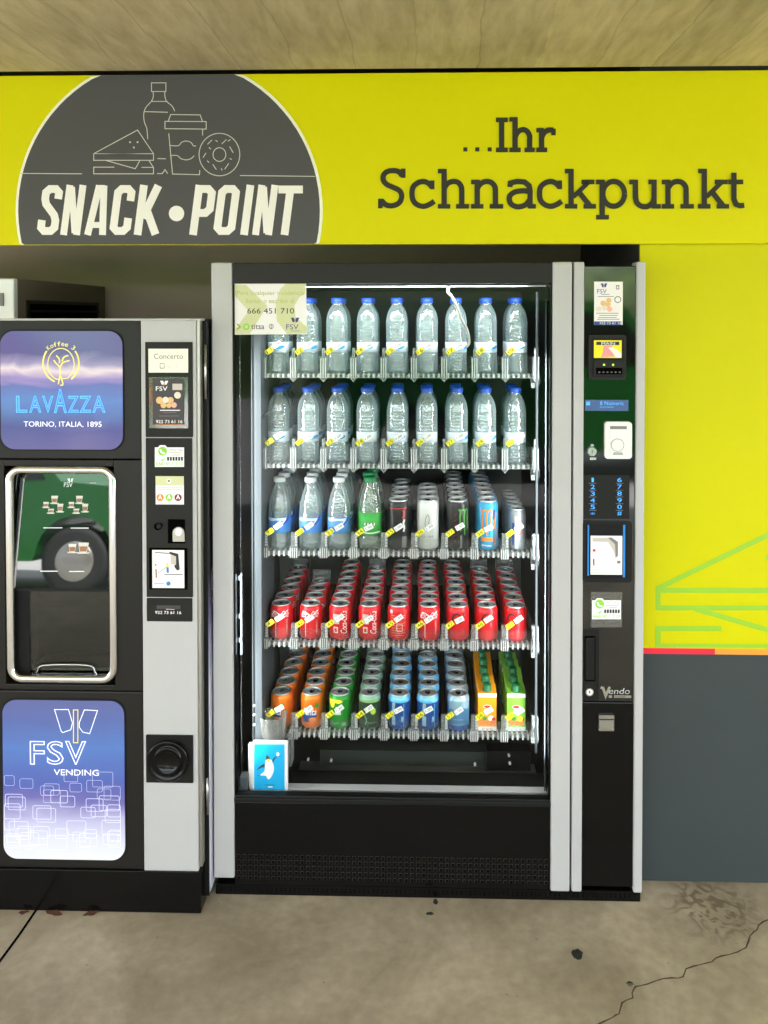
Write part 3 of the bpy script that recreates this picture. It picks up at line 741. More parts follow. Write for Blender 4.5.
# cards behind the glass
mb = MB(); yc = .045
def rect(mb, u0, v0, u1, v1, y, m, th=.0005):
    x0, x1, z0, z1 = WR(u0, v0, u1, v1, y); mb.box(x0, x1, y, y+th, z0, z1, m)
def rrect(mb, u0, v0, u1, v1, r, y, m, th=.001):
    x0, x1, z0, z1 = WR(u0, v0, u1, v1, y); mb.rr(x0, x1, z0, z1, r*(y-CAM.y)/FPX, y, y+th, m)
def dsk(mb, u, v, r, y, m, th=.0006, n=24):
    c = W(u, v, y); mb.disc(c[0], c[1], r*(y-CAM.y)/FPX, y, y+th, m, n)
def pl(mb, pts, y, m, th=None): mb.poly([W(u, v, y) for u, v in pts], y, m, None if th is None else y+th)
def st(mb, pts, w, y, m, closed=False): mb.ribbon([W(u, v, y) for u, v in pts], w*(y-CAM.y)/FPX, y, m, closed=closed)
def tx(mb, t, u0, v0, u1, v1, y, m, shear=0, outline=0):
    x0, x1, z0, z1 = WR(u0, v0, u1, v1, y); mb.text(t, x0, x1, z0, z1, y, m, shear, outline)
rrect(mb, 248.5, 744, 259, 788.5, 1, yc+.02, 'paper', .012)
rrect(mb, 253, 742, 287.6, 791, 1.2, yc, 'white_vinyl', .012)
rect(mb, 254, 744.2, 284.6, 790, yc-.0006, 'penguin_blue')
Q = lambda pts: [(240+x/10.24, 700+y/10.24) for x, y in pts]
ya = yc-.0009; yb2 = yc-.0012
pl(mb, Q(crom([(252,650),(200,682),(172,720),(205,700),(256,684)],4)), ya, 'penguin_grey')
pl(mb, Q(crom([(330,615),(350,590),(378,582),(352,612),(334,656)],4)), ya, 'penguin_grey')
pl(mb, Q(crom([(262,612),(300,598),(330,630),(348,700),(330,770),(292,812),(262,776),(206,770),(250,728),(256,670)],4)), ya, 'penguin_white')
pl(mb, Q(crom([(266,566),(290,574),(308,604),(304,614),(268,614)],3)), yb2, 'penguin_grey')
pl(mb, Q([(276,606),(306,604),(302,634),(280,634)]), yb2-.0002, 'tag_yellow')
pl(mb, Q(crom([(372,545),(388,532),(402,548),(396,574),(376,576)],3)), ya, 'paper_warm')
st(mb, Q([(372,582),(424,568)]), .5, ya, 'penguin_grey'); st(mb, Q([(180,772),(212,776)]), .5, ya, 'penguin_grey')
st(mb, Q([(255,868),(354,872)]), .7, ya, 'penguin_grey'); rect(mb, 268, 786.2, 272.5, 787.6, ya, 'paper')
lab(mb.build('picture_card', vm), 'blue card with a white penguin')
# clear basket of the lift
mb = MB(); yq = .085
c0 = W(259, 716, yq); c1 = W(286, 742, yq); xm = (c0[0]+c1[0])/2; hw = (c1[0]-c0[0])/2; hz = c0[1]-c1[1]
mb.lathe([(hw*.82, -.004), (hw*.82, 0), (hw, hz), (hw+.002, hz+.003), (hw-.002, hz), (hw*.78, .002), (0, .002)], xm, yq+.01, c1[1], 'cup_clear', 28)
c2 = W(288, 737, yq); c3 = W(290, 765, yq)
mb.box(c2[0], c2[0]+.012, yq-.01, yq+.04, c3[1], c2[1], 'tray_clear')
mb.tube([(c2[0]-.01, yq, c2[1]-.004), (c2[0]+.012, yq, c2[1]+.012), (c2[0]+.014, yq, c2[1]-.03)], .003, 'tray_clear')
lab(mb.build('lift_basket', vm), 'clear plastic cup of the lift')

# sticker on the glass (photo crop scale 8.084, origin 225,275)
mb = MB(); ye = -.001
S3 = lambda x, y: (225+x/8.084, 275+y/8.084)
pl(mb, [S3(62,63),S3(655,58),S3(662,478),S3(78,482)], ye, 'paper', .003)
yf = ye-.0004
pl(mb, [S3(80,80),S3(170,80),S3(340,250),S3(200,478),S3(84,478),S3(84,440),S3(190,290),S3(80,170)], yf, 'paper_green')
pl(mb, [S3(500,62),S3(650,62),S3(650,150),S3(600,180),S3(560,250),S3(570,340),S3(660,420),S3(660,474),S3(500,476),S3(420,370),S3(410,230),S3(450,110)], yf, 'paper_green')
yf -= .0004
tx(mb, 'Para cualquier incidencia', *S3(96,128), *S3(638,172), yf, 'ink_green_pale')
tx(mb, 'llamar o escribir al', *S3(170,190), *S3(558,228), yf, 'ink_green_pale')
tx(mb, '666 451 710', *S3(180,268), *S3(558,312), yf, 'ink_black'); tx(mb, 'titsa', *S3(212,396), *S3(318,438), yf, 'ink_black')
st(mb, [S3(98,396),S3(124,418),S3(98,440)], 1.4, yf, 'ink_green')
c = S3(172,418); st(mb, arc(c[0],c[1],2.6,2.6,0,345,20), 1.5, yf, 'ink_whats', True)
c = S3(374,416); st(mb, arc(c[0],c[1],2,2.2,0,345,16), .7, yf, 'ink_grey', True); st(mb, [(c[0],c[1]-2.5),(c[0],c[1]+3)], .7, yf, 'ink_grey')
def fsv(mb, u0, v0, u1, v1, y, mt='ink_blue', mw='ink_blue', my='ink_orange'):
    """the two wings over the three letters"""
    w = u1-u0; h = v1-v0; X = lambda a: u0+a*w; Y_ = lambda b: v0+b*h
    for s_ in (1, -1):
        k = .62; p = [(k-.3*s_, 0), (k-.08*s_, 0), (k-.03*s_, .2), (k-.04*s_, .36), (k-.16*s_, .4)]
        pl(mb, [(X(a), Y_(b)) for a, b in p], y, mw)
    st(mb, [(X(.62), Y_(.05)), (X(.62), Y_(.5))], w*.045, y-.0001, my)
    tx(mb, 'FSV', X(0), Y_(.56), X(.86), Y_(1), y, mt)
a = S3(495,345); b = S3(610,440); fsv(mb, a[0], a[1], b[0], b[1], yf); tx(mb, 'VENDING', *S3(535,446), *S3(606,458), yf, 'ink_grey')
lab(mb.build('notice_sticker', vm), 'white and green notice with phone number stuck on the glass')

# ---------------------------------------------------------------- control column
YP = -.004
mb = MB(); zm = row(701.3, 608)
mb.box(xe, xf, YP, .05, zm+.0015, VZ1-.012, 'panel_gloss'); mb.build('control_panel', vm, bevel=.002)
mb = MB(); mb.box(xe, xf, YP, .05, row(885.5,608), zm-.0015, 'gloss_black'); mb.build('return_panel', vm, bevel=.002)
y1 = YP-.001
# price / logo sticker
mb = MB(); V = lambda x, y: (580+x/9.31, 275+y/9.31)
rect(mb, *V(132,62), *V(398,464), y1-.0006, 'paper', .0016); yy = y1-.001
rect(mb, *V(132,432), *V(385,466), yy, 'ink_blue'); tx(mb, '922 73 61 16', *V(182,437), *V(384,459), yy-.0003, 'bright_white')
fsv(mb, *V(160,78), *V(262,172), yy); st(mb, arc(*V(352,229), 3, 3, 0, 350, 20), .7, yy, 'ink_black', True)
rect(mb, *V(336,94), *V(366,134), yy, 'ink_grey'); rect(mb, *V(344,104), *V(358,126), yy-.0002, 'paper')
for x, y, m in ((268,236,'coin_gold'),(216,262,'coin_gold'),(262,272,'coin_gold'),(228,304,'coin_pale'),(176,316,'coin_pale'),(276,318,'coin_pink')): dsk(mb, *V(x,y), 2.6, yy-.0002*random.random()-.0002, m)
for y, a, b in ((181,200,275),(200,165,315),(356,150,360),(376,180,350),(396,170,340),(412,160,370)): st(mb, [V(a,y),V(b,y)], .6, yy, 'ink_grey')
lab(mb.build('sticker', vm), 'white sticker with orange coins and blue footer')
# bill acceptor
mb = MB()
rrect(mb, *V(84,560), *V(430,976), 2, -.014, 'panel_black', .012); rect(mb, *V(112,590), *V(404,948), -.0155, 'matte_black', .002)
rect(mb, *V(130,608), *V(388,772), -.0165, 'bright_yellow', .001); rect(mb, *V(152,622), *V(366,652), -.0169, 'ink_black')
tx(mb, 'MAIN', *V(200,626), *V(326,649), -.0173, 'bright_white')
pl(mb, [V(218,656),V(300,656),V(318,760),V(200,764),V(214,700)], -.0169, 'note_pink')
pl(mb, [V(262,676),V(300,672),V(350,700),V(384,730),V(384,770),V(340,770),V(300,720)], -.0173, 'skin_print')
rect(mb, *V(134,796), *V(402,936), -.017, 'panel_black', .002); rect(mb, *V(150,864), *V(394,926), -.0175, 'hole_black'); 
for k in range(6): rect(mb, *V(172+k*38,900), *V(188+k*38,910), -.0178, 'ink_grey')
for x in (224, 308): dsk(mb, *V(x,836), 1.1, -.0178, 'led_green')
lab(mb.build('bill_acceptor', vm), 'black banknote slot with a yellow picture label')
# display
mb = MB(); V = lambda x, y: (580+x/12.8, 390+y/12.8)
rect(mb, *V(65,128), *V(620,268), y1-.001, 'lcd', .002); tx(mb, '8 Numeric', *V(255,146), *V(560,192), y1-.0015, 'lcd_text'); rect(mb, *V(80,150), *V(130,196), y1-.0015, 'lcd_text'); tx(mb, 'de producto', *V(255,206), *V(430,232), y1-.0015, 'lcd_text')
lab(mb.build('display', vm), 'dim blue text display')
# coin slot plate
mb = MB(); rrect(mb, *V(318,408), *V(666,882), 3.2, -.016, 'white_plastic', .014); rect(mb, *V(384,462), *V(600,502), -.0166, 'ink_grey')
mb.build('coin_plate', vm, bevel=.0015)
mb = MB(); rrect(mb, *V(386,520), *V(600,815), 1, -.0185, 'white_plastic', .0025); pl(mb, [V(440,800),V(540,800),V(556,832),V(424,832)], -.0215, 'dull_steel', .004)
dsk(mb, *V(482,706), 6.4, -.021, 'ink_grey', .0022); dsk(mb, *V(482,706), 5.9, -.024, 'white_plastic', .004); mb.build('return_button', vm)
mb = MB(); dsk(mb, *V(156,790), 4.4, -.012, 'steel', .010); dsk(mb, *V(156,790), 3, -.0135, 'dull_steel', .002); rect(mb, *V(136,696), *V(178,722), -.008, 'steel', .006); rect(mb, *V(126,866), *V(206,896), -.008, 'steel', .006); rect(mb, *V(152,770), *V(160,812), -.0138, 'hole_black')
lab(mb.build('lock', vm), 'chrome key lock')
# keypad
mb = MB(); V = lambda x, y: (580+x/8.9, 470+y/8.9)
rrect(mb, *V(22,46), *V(440,434), 1, y1, 'satin_black', .001); mb.build('keypad', vm)
kp = mb
keys = [('1',0,88),('2',0,150),('3',0,210),('4',0,270),('5',0,328),('*',0,388),('6',1,88),('7',1,150),('8',1,210),('9',1,270),('0',1,328),('#',1,388)]
for t, c_, y in keys:
    mb = MB(); x = 113 if c_ == 0 else 352
    hh = 19 if t not in '*' else 11; ww = 20 if t != '1' else 10
    tx(mb, t, *V(x-ww,y-hh), *V(x+ww,y+hh), y1-.0012, 'key_blue')
    if y < 380: st(mb, [V(x-34,y+30),V(x+34,y+30)], .45, y1-.0008, 'ink_grey')
    mb.build('key', vm)
# lit recess with instruction card
mb = MB(); rrect(mb, *V(22,460), *V(462,1000), 3, y1-.006, 'satin_black', .007); rrect(mb, *V(52,486), *V(420,966), 1.5, y1-.0068, 'matte_black', .001)
mb.build('card_holder', vm)
mb = MB(); rect(mb, *V(68,490), *V(80,942), y1-.0085, 'light_blue', .002); lab(mb.build('light_strip', vm), 'thin blue light strip'); mb = MB(); rect(mb, *V(384,490), *V(402,955), y1-.0085, 'light_blue', .002); lab(mb.build('light_strip', vm), 'wider blue light strip')
mb = MB(); rect(mb, *V(94,586), *V(376,932), y1-.008, 'paper', .001); yy = y1-.0085
pl(mb, [V(112,606),V(280,600),V(336,640),V(336,760),V(316,784),V(300,720),V(250,640),V(112,636)], yy, 'ink_pale'); pl(mb, [V(250,606),V(280,600),V(338,640),V(338,764),V(318,782),V(312,660)], yy-.0002, 'ink_grey')
dsk(mb, *V(126,716), 1.4, yy, 'ink_red'); st(mb, [V(122,790),V(124,850)], 1.2, yy, 'ink_maroon'); rect(mb, *V(330,808), *V(360,832), yy, 'ink_grey')
for y in (884, 910): st(mb, [V(108,y),V(170,y)], .5, yy, 'ink_pale')
lab(mb.build('instruction_card', vm), 'white instruction card')
# chat sticker
V = lambda x, y: (580+x/6.6, 585+y/6.6)
def chat_sticker(mb, V_, y, par, back=True):
    pl(mb, [V_(*q) for q in ((80,102),(100,102),(112,88),(146,88),(160,102),(270,102),(270,226),(80,226))], y, 'bright_white', .001)
    a = V_(130,126); yy = y-.0004; rr_ = (V_(160,126)[0]-a[0])
    dsk(mb, a[0], a[1], rr_, yy, 'ink_whats'); yy -= .0008
    st(mb, crom([V_(116,114),V_(120,128),V_(132,138),V_(146,140)],4), rr_*.38, yy, 'bright_white')
    tx(mb, 'WhatsApp', *V_(172,112), *V_(262,126), yy, 'ink_grey'); st(mb, [V_(172,136),V_(254,136)], rr_*.2, yy, 'ink_pale'); st(mb, [V_(190,150),V_(246,150)], rr_*.2, yy, 'ink_pale')
    for k in range(6): rect(mb, *V_(160+k*18,162), *V_(172+k*18,186), yy, 'ink_black')
    st(mb, [V_(120,178),V_(128,186),V_(144,170)], rr_*.2, yy, 'ink_whats'); tx(mb, '666 451 710', *V_(86,194), *V_(264,218), yy, 'ink_whats')
mb = MB(); rect(mb, *V(72,46), *V(278,280), y1-.001, 'sleeve_clear', .0015); lab(mb.build('card_sleeve', vm), 'clear sleeve holding a sticker')
mb = MB(); chat_sticker(mb, V, y1-.0024, vm); lab(mb.build('sticker', vm), 'white sticker with green chat circle')
mb = MB(); rrect(mb, *V(8,294), *V(126,764), .6, y1-.001, 'satin_black', .002); rrect(mb, *V(32,338), *V(102,636), 1.2, y1-.003, 'hole_black', .003); rrect(mb, *V(38,350), *V(96,626), .8, y1-.008, 'satin_black', .006); mb.build('door_handle', vm, bevel=.0008)
mb = MB(); dsk(mb, *V(64,708), 4, y1-.012, 'chrome', .012); dsk(mb, *V(64,708), 3, y1-.0125, 'white_plastic'); rect(mb, *V(60,698), *V(68,716), y1-.013, 'ink_maroon'); lab(mb.build('lock', vm), 'white and chrome key lock')
mb = MB(); yy = y1-.0005
st(mb, [V(136,676),V(152,680),V(170,732),V(196,672)], 2.6, yy, 'dull_steel'); tx(mb, 'endo', *V(188,680), *V(326,720), yy, 'satin_silver', .2)
rect(mb, *V(190,728), *V(212,746), yy, 'dull_steel'); rect(mb, *V(226,728), *V(338,746), yy, 'dull_steel'); tx(mb, 'SANDEN', *V(232,732), *V(300,743), yy-.0003, 'ink_black'); mb.build('maker_badge', vm)
mb = MB(); rrect(mb, *V(124,860), *V(226,964), .8, y1-.006, 'steel', .007); rect(mb, *V(130,892), *V(220,950), y1-.0068, 'dull_steel', .001); st(mb, [V(128,890),V(222,890)], .6, y1-.0075, 'hole_black'); lab(mb.build('coin_return', vm), 'small steel coin return flap')

# ---------------------------------------------------------------- trays
YT = .115                       # tray front
LX = [W(282.8+29.12*i, 560, .18)[0] for i in range(9)]
PITCH = LX[1]-LX[0]
vrow = [374.5, 464.5, 551, 641.5, 731]
ZT = [W(428, v, .135)[1] for v in vrow]
prices = ['1,00', '1,00', '1,50', '1,20', '1,20']
def tray(ri):
    z = ZT[ri]; big = ri >= 2
    xl = LX[0]-PITCH/2-.006; xr = LX[8]+PITCH/2+.006
    mb = MB()
    mb.box(xl, xr, YT+.012, .66, z-.008, z-.0015, 'inner_black')
    mb.box(xl, xr, YT+.004, YT+.014, z-.010, z+.002, 'tray_clear')
    # rail ends that show under each lane like teeth
    for i in range(9):
        for k in range(5):
            x = LX[i]+(k-2)*PITCH*.17
            mb.box(x-.0026, x+.0026, YT-.004, YT+.03, z-.012 if big else z-.008, z+.003, 'rib_clear')
            mb.box(x-.0012, x+.0012, YT+.03, .62, z-.0015, z, 'tray_clear')
    t = mb.build('product_tray', vm)
    for i in range(10):           # dividers with their ribbed front posts
        x = xl+.006+i*PITCH; mb = MB()
        mb.box(x-.001, x+.001, YT+.012, .60, z-.002, z+.046, 'guard_clear')
        if big:
            mb.box(x-.0125, x+.0125, YT-.006, YT+.008, z-.014, z+.016, 'tray_clear')
            for k in range(4): mb.box(x-.0115+k*.0064, x-.0085+k*.0064, YT-.010, YT-.004, z-.016, z+.014, 'rib_clear')
            mb.box(x-.008, x+.008, YT-.004, YT+.008, z+.016, z+.06, 'tray_clear')
            for k in range(5): mb.box(x+.004, x+.011, YT-.006, YT+.002, z+.02+k*.0085, z+.025+k*.0085, 'rib_clear')
        else:
            mb.box(x-.010, x+.010, YT-.006, YT+.008, z-.010, z+.055, 'tray_clear')
            for k in range(3): mb.box(x-.009+k*.007, x-.006+k*.007, YT-.010, YT-.004, z-.008, z+.052, 'rib_clear')
            mb.box(x-.004, x+.004, YT-.004, YT+.006, z+.055, z+.082, 'tray_clear')
            mb.poly([(x-.012, z-.009), (x+.012, z-.009), (x, z-.022)], YT-.005, 'tray_clear', YT+.004)
        mb.build('lane_divider', t)
    MB().box(xl, xr, YT-.002, YT-.001, z-.006, z+.058 if not big else z+.044, 'guard_clear').build('front_guard', t)
    for i in range(9):
        num = '%d%d' % (ri+1, i+1)
        c, s_ = math.cos(R(38)), math.sin(R(38))
        yt = YT-.014
        ox, oz = LX[i]-.026, z+(.074 if ri < 2 else .066)
        mb = MB(); mb.T = Matrix.Translation((ox, 0, oz)) @ Matrix.Rotation(-R(38), 4, 'Y')
        mb.box(-.0125, .0125, yt, yt+.001, -.0075, .0075, 'tag_yellow'); mb.text(num, -.009, .009, -.0055, .0055, yt-.0006, 'ink_black'); mb.build('number_tag', t)
        px = LX[i]+.001+random.uniform(-.002,.003); pz = oz+.017+random.uniform(-.002,.003)
        mb = MB(); mb.T = Matrix.Translation((px, 0, pz)) @ Matrix.Rotation(-R(30+random.uniform(-4,6)), 4, 'Y')
        mb.box(-.014, .014, yt-.002, yt-.001, -.0075, .0075, 'tag_white'); mb.text(prices[ri], -.0105, .0105, -.0042, .0042, yt-.0026, 'ink_black'); mb.build('price_tag', t)
    return t
trays = [tray(i) for i in range(5)]
def pusher(ri, i, y):
    z = ZT[ri]; x = LX[i]
    mb = MB(); mb.box(x-.03, x+.03, y, y+.012, z, z+.128, 'tray_clear'); mb.box(x-.03, x+.03, y+.012, y+.03, z, z+.05, 'tray_clear')
    lab(mb.build('pusher', trays[ri]), 'clear pusher behind the last drink')

# ================================================================ PRODUCTS (built at the origin, base at z=0)
def part(mb, name, root): return mb.build(name, root)
def water_bottle(kind):
    cap, lm = {'blue': ('cap_blue', 'label_white'), 'white': ('cap_white', 'label_blue'), 'green': ('cap_green', 'label_green')}[kind]
    root = thing('water_bottle', '', 'bottle', (0,0,0))
    if kind == 'blue':
        prof = [(0,.004),(.018,.002),(.026,0),(.030,.004),(.0315,.012)]
        z = .014
        for k in range(5): prof += [(.0318,z),(.0298,z+.004),(.0318,z+.008)]; z += .0095
        prof += [(.0312,.064),(.0302,.066),(.0302,.100),(.0315,.103)]
        z = .106
        for k in range(5): prof += [(.0318,z),(.0298,z+.004),(.0318,z+.008)]; z += .0105
        prof += [(.0310,.166),(.0292,.180),(.0258,.193),(.0212,.203),(.0162,.2105),(.0138,.2150),(.0133,.2185),(.0158,.2195),(.0158,.2215),(.013,.222),(.0125,.233)]
        def warp(a, z):
            if z < .062: return 1+.05*math.cos(a*10)*min(1, (.062-z)/.03)
            if z > .105 and z < .165: return 1+.012*math.cos(a*6)
            return 1
        H = .2205; lz0, lz1, lr = .067, .099, .0312
    else:
        prof = [(0,.005),(.016,.003),(.025,0),(.030,.005),(.0318,.016),(.0318,.03),(.0305,.04),(.0318,.05),(.0322,.105),(.0320,.120),(.0302,.142),(.0245,.170),(.0178,.192),(.0135,.204),(.013,.211),(.0155,.212),(.0155,.214),(.013,.215),(.0125,.226)]
        def warp(a, z): return 1+(.04*math.cos(a*5) if z < .03 else 0)
        H = .213; lz0, lz1, lr = (.055,.104,.0326) if kind == 'white' else (.050,.118,.0328)
    mb = MB(); mb.lathe(prof, 0, 0, 0, 'pet_green' if kind == 'green' else 'pet', 32, True, warp); part(mb, 'bottle_body', root)
    mb = MB(); n = 28; rc = .0168
    mb.lathe([(0,.016),(.010,.016),(.0138,.0155),(rc,.014),(rc,.001),(rc-.001,0),(rc-.003,0)], 0, 0, H, cap, 36, True, lambda a, z: 1+.02*math.cos(a*18)); part(mb, 'cap', root)
    mb = MB(); mb.lathe([(lr-.001,lz0),(lr,lz0+.0004),(lr,lz1-.0004),(lr-.001,lz1)], 0, 0, 0, lm, 32)
    if kind == 'blue':
        e = [(.011+.0135*math.cos(t*PI/8), .016*0+ .0055*math.sin(t*PI/8)+.003*math.cos(t*PI/8)) for t in range(16)]
        mb.wpoly(e, lr+.0006, .083, 'label_cyan'); mb.wstroke([(-.022,-.01),(-.006,-.006),(.006,-.010)], .0016, lr+.0006, .083, 'label_cyan')
        mb.wstroke([(-.024,.008),(-.006,.010),(.02,.013)], .0014, lr+.0006, .083, 'ink_pale')
    elif kind == 'white':
        mb.wpoly([(-.034,.002),(-.02,.010),(-.008,.006),(.01,.018),(.022,.030),(.034,.044),(.034,.028),(.02,.016),(.004,.004),(-.014,-.002),(-.034,-.01)], lr+.0006, .066, 'label_deep_blue')
        mb.wpoly([(-.034,.052-.008),(.034,.052-.008),(.034,.036),(.02,.034),(0,.038),(-.02,.034),(-.034,.036)], lr+.0005, .058, 'label_white')
        mb.wstroke([(-.004,-.006),(.004,.002),(.012,.006),(.024,.020)], .0034, lr+.0009, .078, 'white_vinyl')
    else:
        mb.wpoly([(-.02,.0),(.02,.0),(.018,.012),(-.018,.012)], lr+.0005, .078, 'leaf_green'); mb.wstroke([(-.034,-.019),(0,-.022),(.034,-.019)], .003, lr+.0006, .078, 'white_vinyl')
        for k in range(4): mb.wstroke([(-.014+k*.009,.002),(-.013+k*.009,.011)], .003, lr+.0009, .078, 'white_vinyl')
    part(mb, 'paper_label', root)
    return root
def can(kind):
    tall = kind in ('black', 'white', 'claw', 'mango'); slim = kind == 'silver'
    Rr = .0262 if slim else .033; H = .133 if slim else (.157 if tall else .1145)
    base = {'cola': 'can_red', 'cola_side': 'can_red', 'cola_back': 'can_red', 'cola_dark': 'can_red', 'black': 'can_black', 'white': 'can_white', 'claw': 'can_black', 'mango': 'can_blue', 'silver': 'can_silver',
            'orange': 'can_orange', 'green': 'can_green', 'lime': 'can_dark_green', 'royal': 'can_royal', 'mist': 'can_pale_blue'}[kind]
    neck = {'lime': 'can_pale_green', 'royal': 'can_sky', 'mist': 'can_mist'}.get(kind, base)
    root = thing('drink_can', '', 'can', (0,0,0))
    mb = MB(); q = Rr/.033
    mb.lathe([(0,.010),(.018*q,.006),(.022*q,0),(.0245*q,0),(.0285*q,.004),(Rr,.012),(Rr,H-.022)], 0, 0, 0, base, 28)
    mb.lathe([(Rr,H-.022),(Rr,H-.016),(.0315*q,H-.010),(.028*q,H-.004)], 0, 0, 0, neck, 28)
    F = Rr+.0006
    if kind == 'cola':      # front swirl and lettering
        mb.wtext('Coca-Cola', .001, .086, .056, .022, F, 0, 'bright_white', shear=.25); mb.wstroke(crom([(-.026,.080),(-.016,.094),(-.006,.090),(.006,.082),(.020,.094),(.027,.098)],4), .003, F, 0, 'bright_white')
        mb.wstroke([(-.012,.012),(-.012,.062)], .0016, F, 0, 'bright_white'); mb.wtext('ORIGINAL', .022, .045, .05, .005, F, 0, 'coin_pale', vert=True)
    elif kind == 'cola_side':
        mb.wtext('Coca-Cola', .014, .062, .075, .02, F, 0, 'bright_white', vert=True, shear=.25)
        mb.wpoly([(-.02,.056),(0,.056),(0,.088),(-.02,.088)], F, 0, 'ink_pale'); mb.wpoly([(-.018,.026),(-.004,.026),(-.004,.046),(-.018,.046)], F, 0, 'coin_pale'); mb.wpoly([(-.015,.030),(-.007,.030),(-.007,.042),(-.015,.042)], F+.0003, 0, 'can_red')
    elif kind == 'cola_back':
        for k in range(9): mb.wstroke([(-.022,.02+k*.008),(.022 if k%3 else .012,.02+k*.008)], .0012, F, 0, 'coin_pink')
        mb.wstroke([(-.004,.034),(.012,.034),(.012,.056),(-.004,.056),(-.004,.034)], .0015, F+.0003, 0, 'coin_pale'); mb.wpoly([(-.026,.092),(-.018,.092),(-.018,.102),(-.026,.102)], F, 0, 'bright_white')
    elif kind == 'cola_dark':
        mb.wstroke(crom([(-.022,.066),(-.018,.084),(-.006,.092),(.008,.084),(.018,.098)],4), .004, F, 0, 'ink_black'); mb.wstroke(crom([(.002,.06),(.010,.07),(.018,.084)],4), .003, F, 0, 'ink_black')
    elif kind == 'black':
        mb.wstroke([(-.03,H-.024),(.03,H-.024)], .0026, F, 0, 'ink_red'); mb.wstroke([(.016,.10),(.019,.118),(.016,.128)], .006, F, 0, 'ink_red')
        mb.wstroke([(.017,.060),(.020,.072),(.016,.086),(.020,.098)], .006, F, 0, 'can_white'); mb.wpoly([(.012,.01),(.028,.01),(.028,.045),(.012,.045)], F, 0, 'ink_grey')
    elif kind == 'white':
        mb.wstroke(crom([(-.002,.060),(-.008,.08),(-.007,.10),(0,.115),(.004,.10),(.002,.085)],4), .0018, F, 0, 'ink_grey'); mb.wtext('ULTRA', .0, .045, .036, .008, F, 0, 'ink_grey')
        for k in range(5): mb.wstroke([(-.02,.012+k*.005),(.02,.012+k*.005)], .0009, F, 0, 'ink_pale')
    elif kind in ('claw', 'mango'):
        m = 'leaf_green' if kind == 'claw' else 'ink_orange'; o = .020 if kind == 'claw' else -.004
        for k, (a, h) in enumerate(((-.014,.068),(0,.082),(.013,.066))):
            mb.wstroke([(o+a-.004,.132),(o+a+.003,.124),(o+a,.108),(o+a+.002,.132-h)], .0052, F, 0, m)
        mb.wstroke([(o-.014,.130),(o+.014,.128)], .004, F+.0002, 0, m)
        if kind == 'mango':
            mb.wpoly([(-.022,.034),(.014,.030),(.016,.044),(-.02,.046)], F, 0, 'ink_orange'); mb.wstroke(crom([(.022,.02),(.027,.06),(.022,.09),(.028,.12)],4), .006, F, 0, 'ink_orange'); mb.wstroke([(.019,.10),(.021,.13)], .006, F+.0003, 0, 'ink_blue'); mb.wstroke([(-.018,.02),(.012,.018)], .004, F, 0, 'can_white')
        else:
            for k in range(6): mb.wstroke([(-.012,.03+k*.016),(-.004,.038+k*.016)], .0025, F, 0, 'ink_maroon')
            mb.wstroke([(.01,.01),(.01,.05)], .006, F, 0, 'ink_grey')
    elif kind == 'silver':
        mb.wstroke([(-.004,.01),(-.004,.11)], .01, F, 0, 'can_white'); mb.wpoly([(-.018,.02),(-.010,.02),(-.010,.09),(-.018,.09)], F, 0, 'ink_blue')
        mb.wstroke([(.002,.05),(.010,.06),(.016,.056)], .003, F, 0, 'ink_red')
    elif kind == 'orange':
        mb.wpoly([(-.024,.024),(.006,.030),(.02,.046),(.016,.060),(-.02,.058),(-.027,.04)], F, 0, 'ink_blue'); mb.wtext('Fanta', -.002, .060, .042, .022, F+.0005, 0, 'bright_white', shear=.15)
        e = [(.006+.012*math.cos(t*PI/7), .034+.008*math.sin(t*PI/7)) for t in range(14)]; mb.wpoly(e, F+.0003, 0, 'fruit_orange')
        mb.wpoly([(.012,.076),(.024,.070),(.026,.086),(.016,.088)], F+.0003, 0, 'leaf_green')
    elif kind == 'green':
        mb.wpoly(crom([(-.034,.100),(0,.101),(.010,.094),(-.002,.088),(-.012,.090),(-.016,.076),(-.024,.072),(-.034,.086)],3), F, 0, 'fruit_yellow'); mb.wpoly([(-.014,.05),(.006,.052),(.004,.075),(-.010,.078)], F, 0, 'can_white')
        mb.wstroke(crom([(-.026,.028),(-.016,.020),(-.002,.026)],4), .003, F, 0, 'can_pale_green'); mb.wtext('00', .016, .020, .012, .012, F, 0, 'can_white')
    elif kind == 'lime':
        mb.wstroke([(-.034,.0935),(.034,.0935)], .002, F, 0, 'can_lime'); e = [(.012+.0085*math.cos(t*PI/7), .064+.011*math.sin(t*PI/7)) for t in range(14)]; mb.wpoly(e, F, 0, 'can_lime')
        mb.wstroke(crom([(-.012,.02),(-.008,.036),(-.014,.05),(-.008,.062)],4), .003, F, 0, 'can_pale_green'); mb.wtext('mojito', .006, .026, .03, .008, F, 0, 'can_pale_green')
    elif kind == 'royal':
        mb.wpoly([(-.024,.018),(-.012,.018),(-.012,.050),(-.024,.050)], F, 0, 'can_mist'); mb.wpoly([(-.024,.06),(-.014,.06),(-.012,.092),(-.022,.092)], F, 0, 'can_mist'); mb.wpoly([(.006,.03),(.012,.03),(.012,.048),(.006,.048)], F, 0, 'can_mist')
        mb.wstroke([(.014,.012),(.014,.09)], .0018, F, 0, 'can_sky')
    elif kind == 'mist':
        mb.wpoly(crom([(-.034,.094),(.034,.094),(.034,.070),(.010,.078),(-.006,.060),(-.02,.074),(-.034,.066)],3), F, 0, 'can_mist')
        for k in range(2): mb.wstroke([(-.016,.024+k*.016),(.014,.024+k*.016)], .0016, F+.0002, 0, 'can_mist')
        mb.wpoly([(-.034,.004),(.034,.004),(.034,.02),(-.034,.018)], F, 0, 'can_royal')
    part(mb, 'can_body', root)
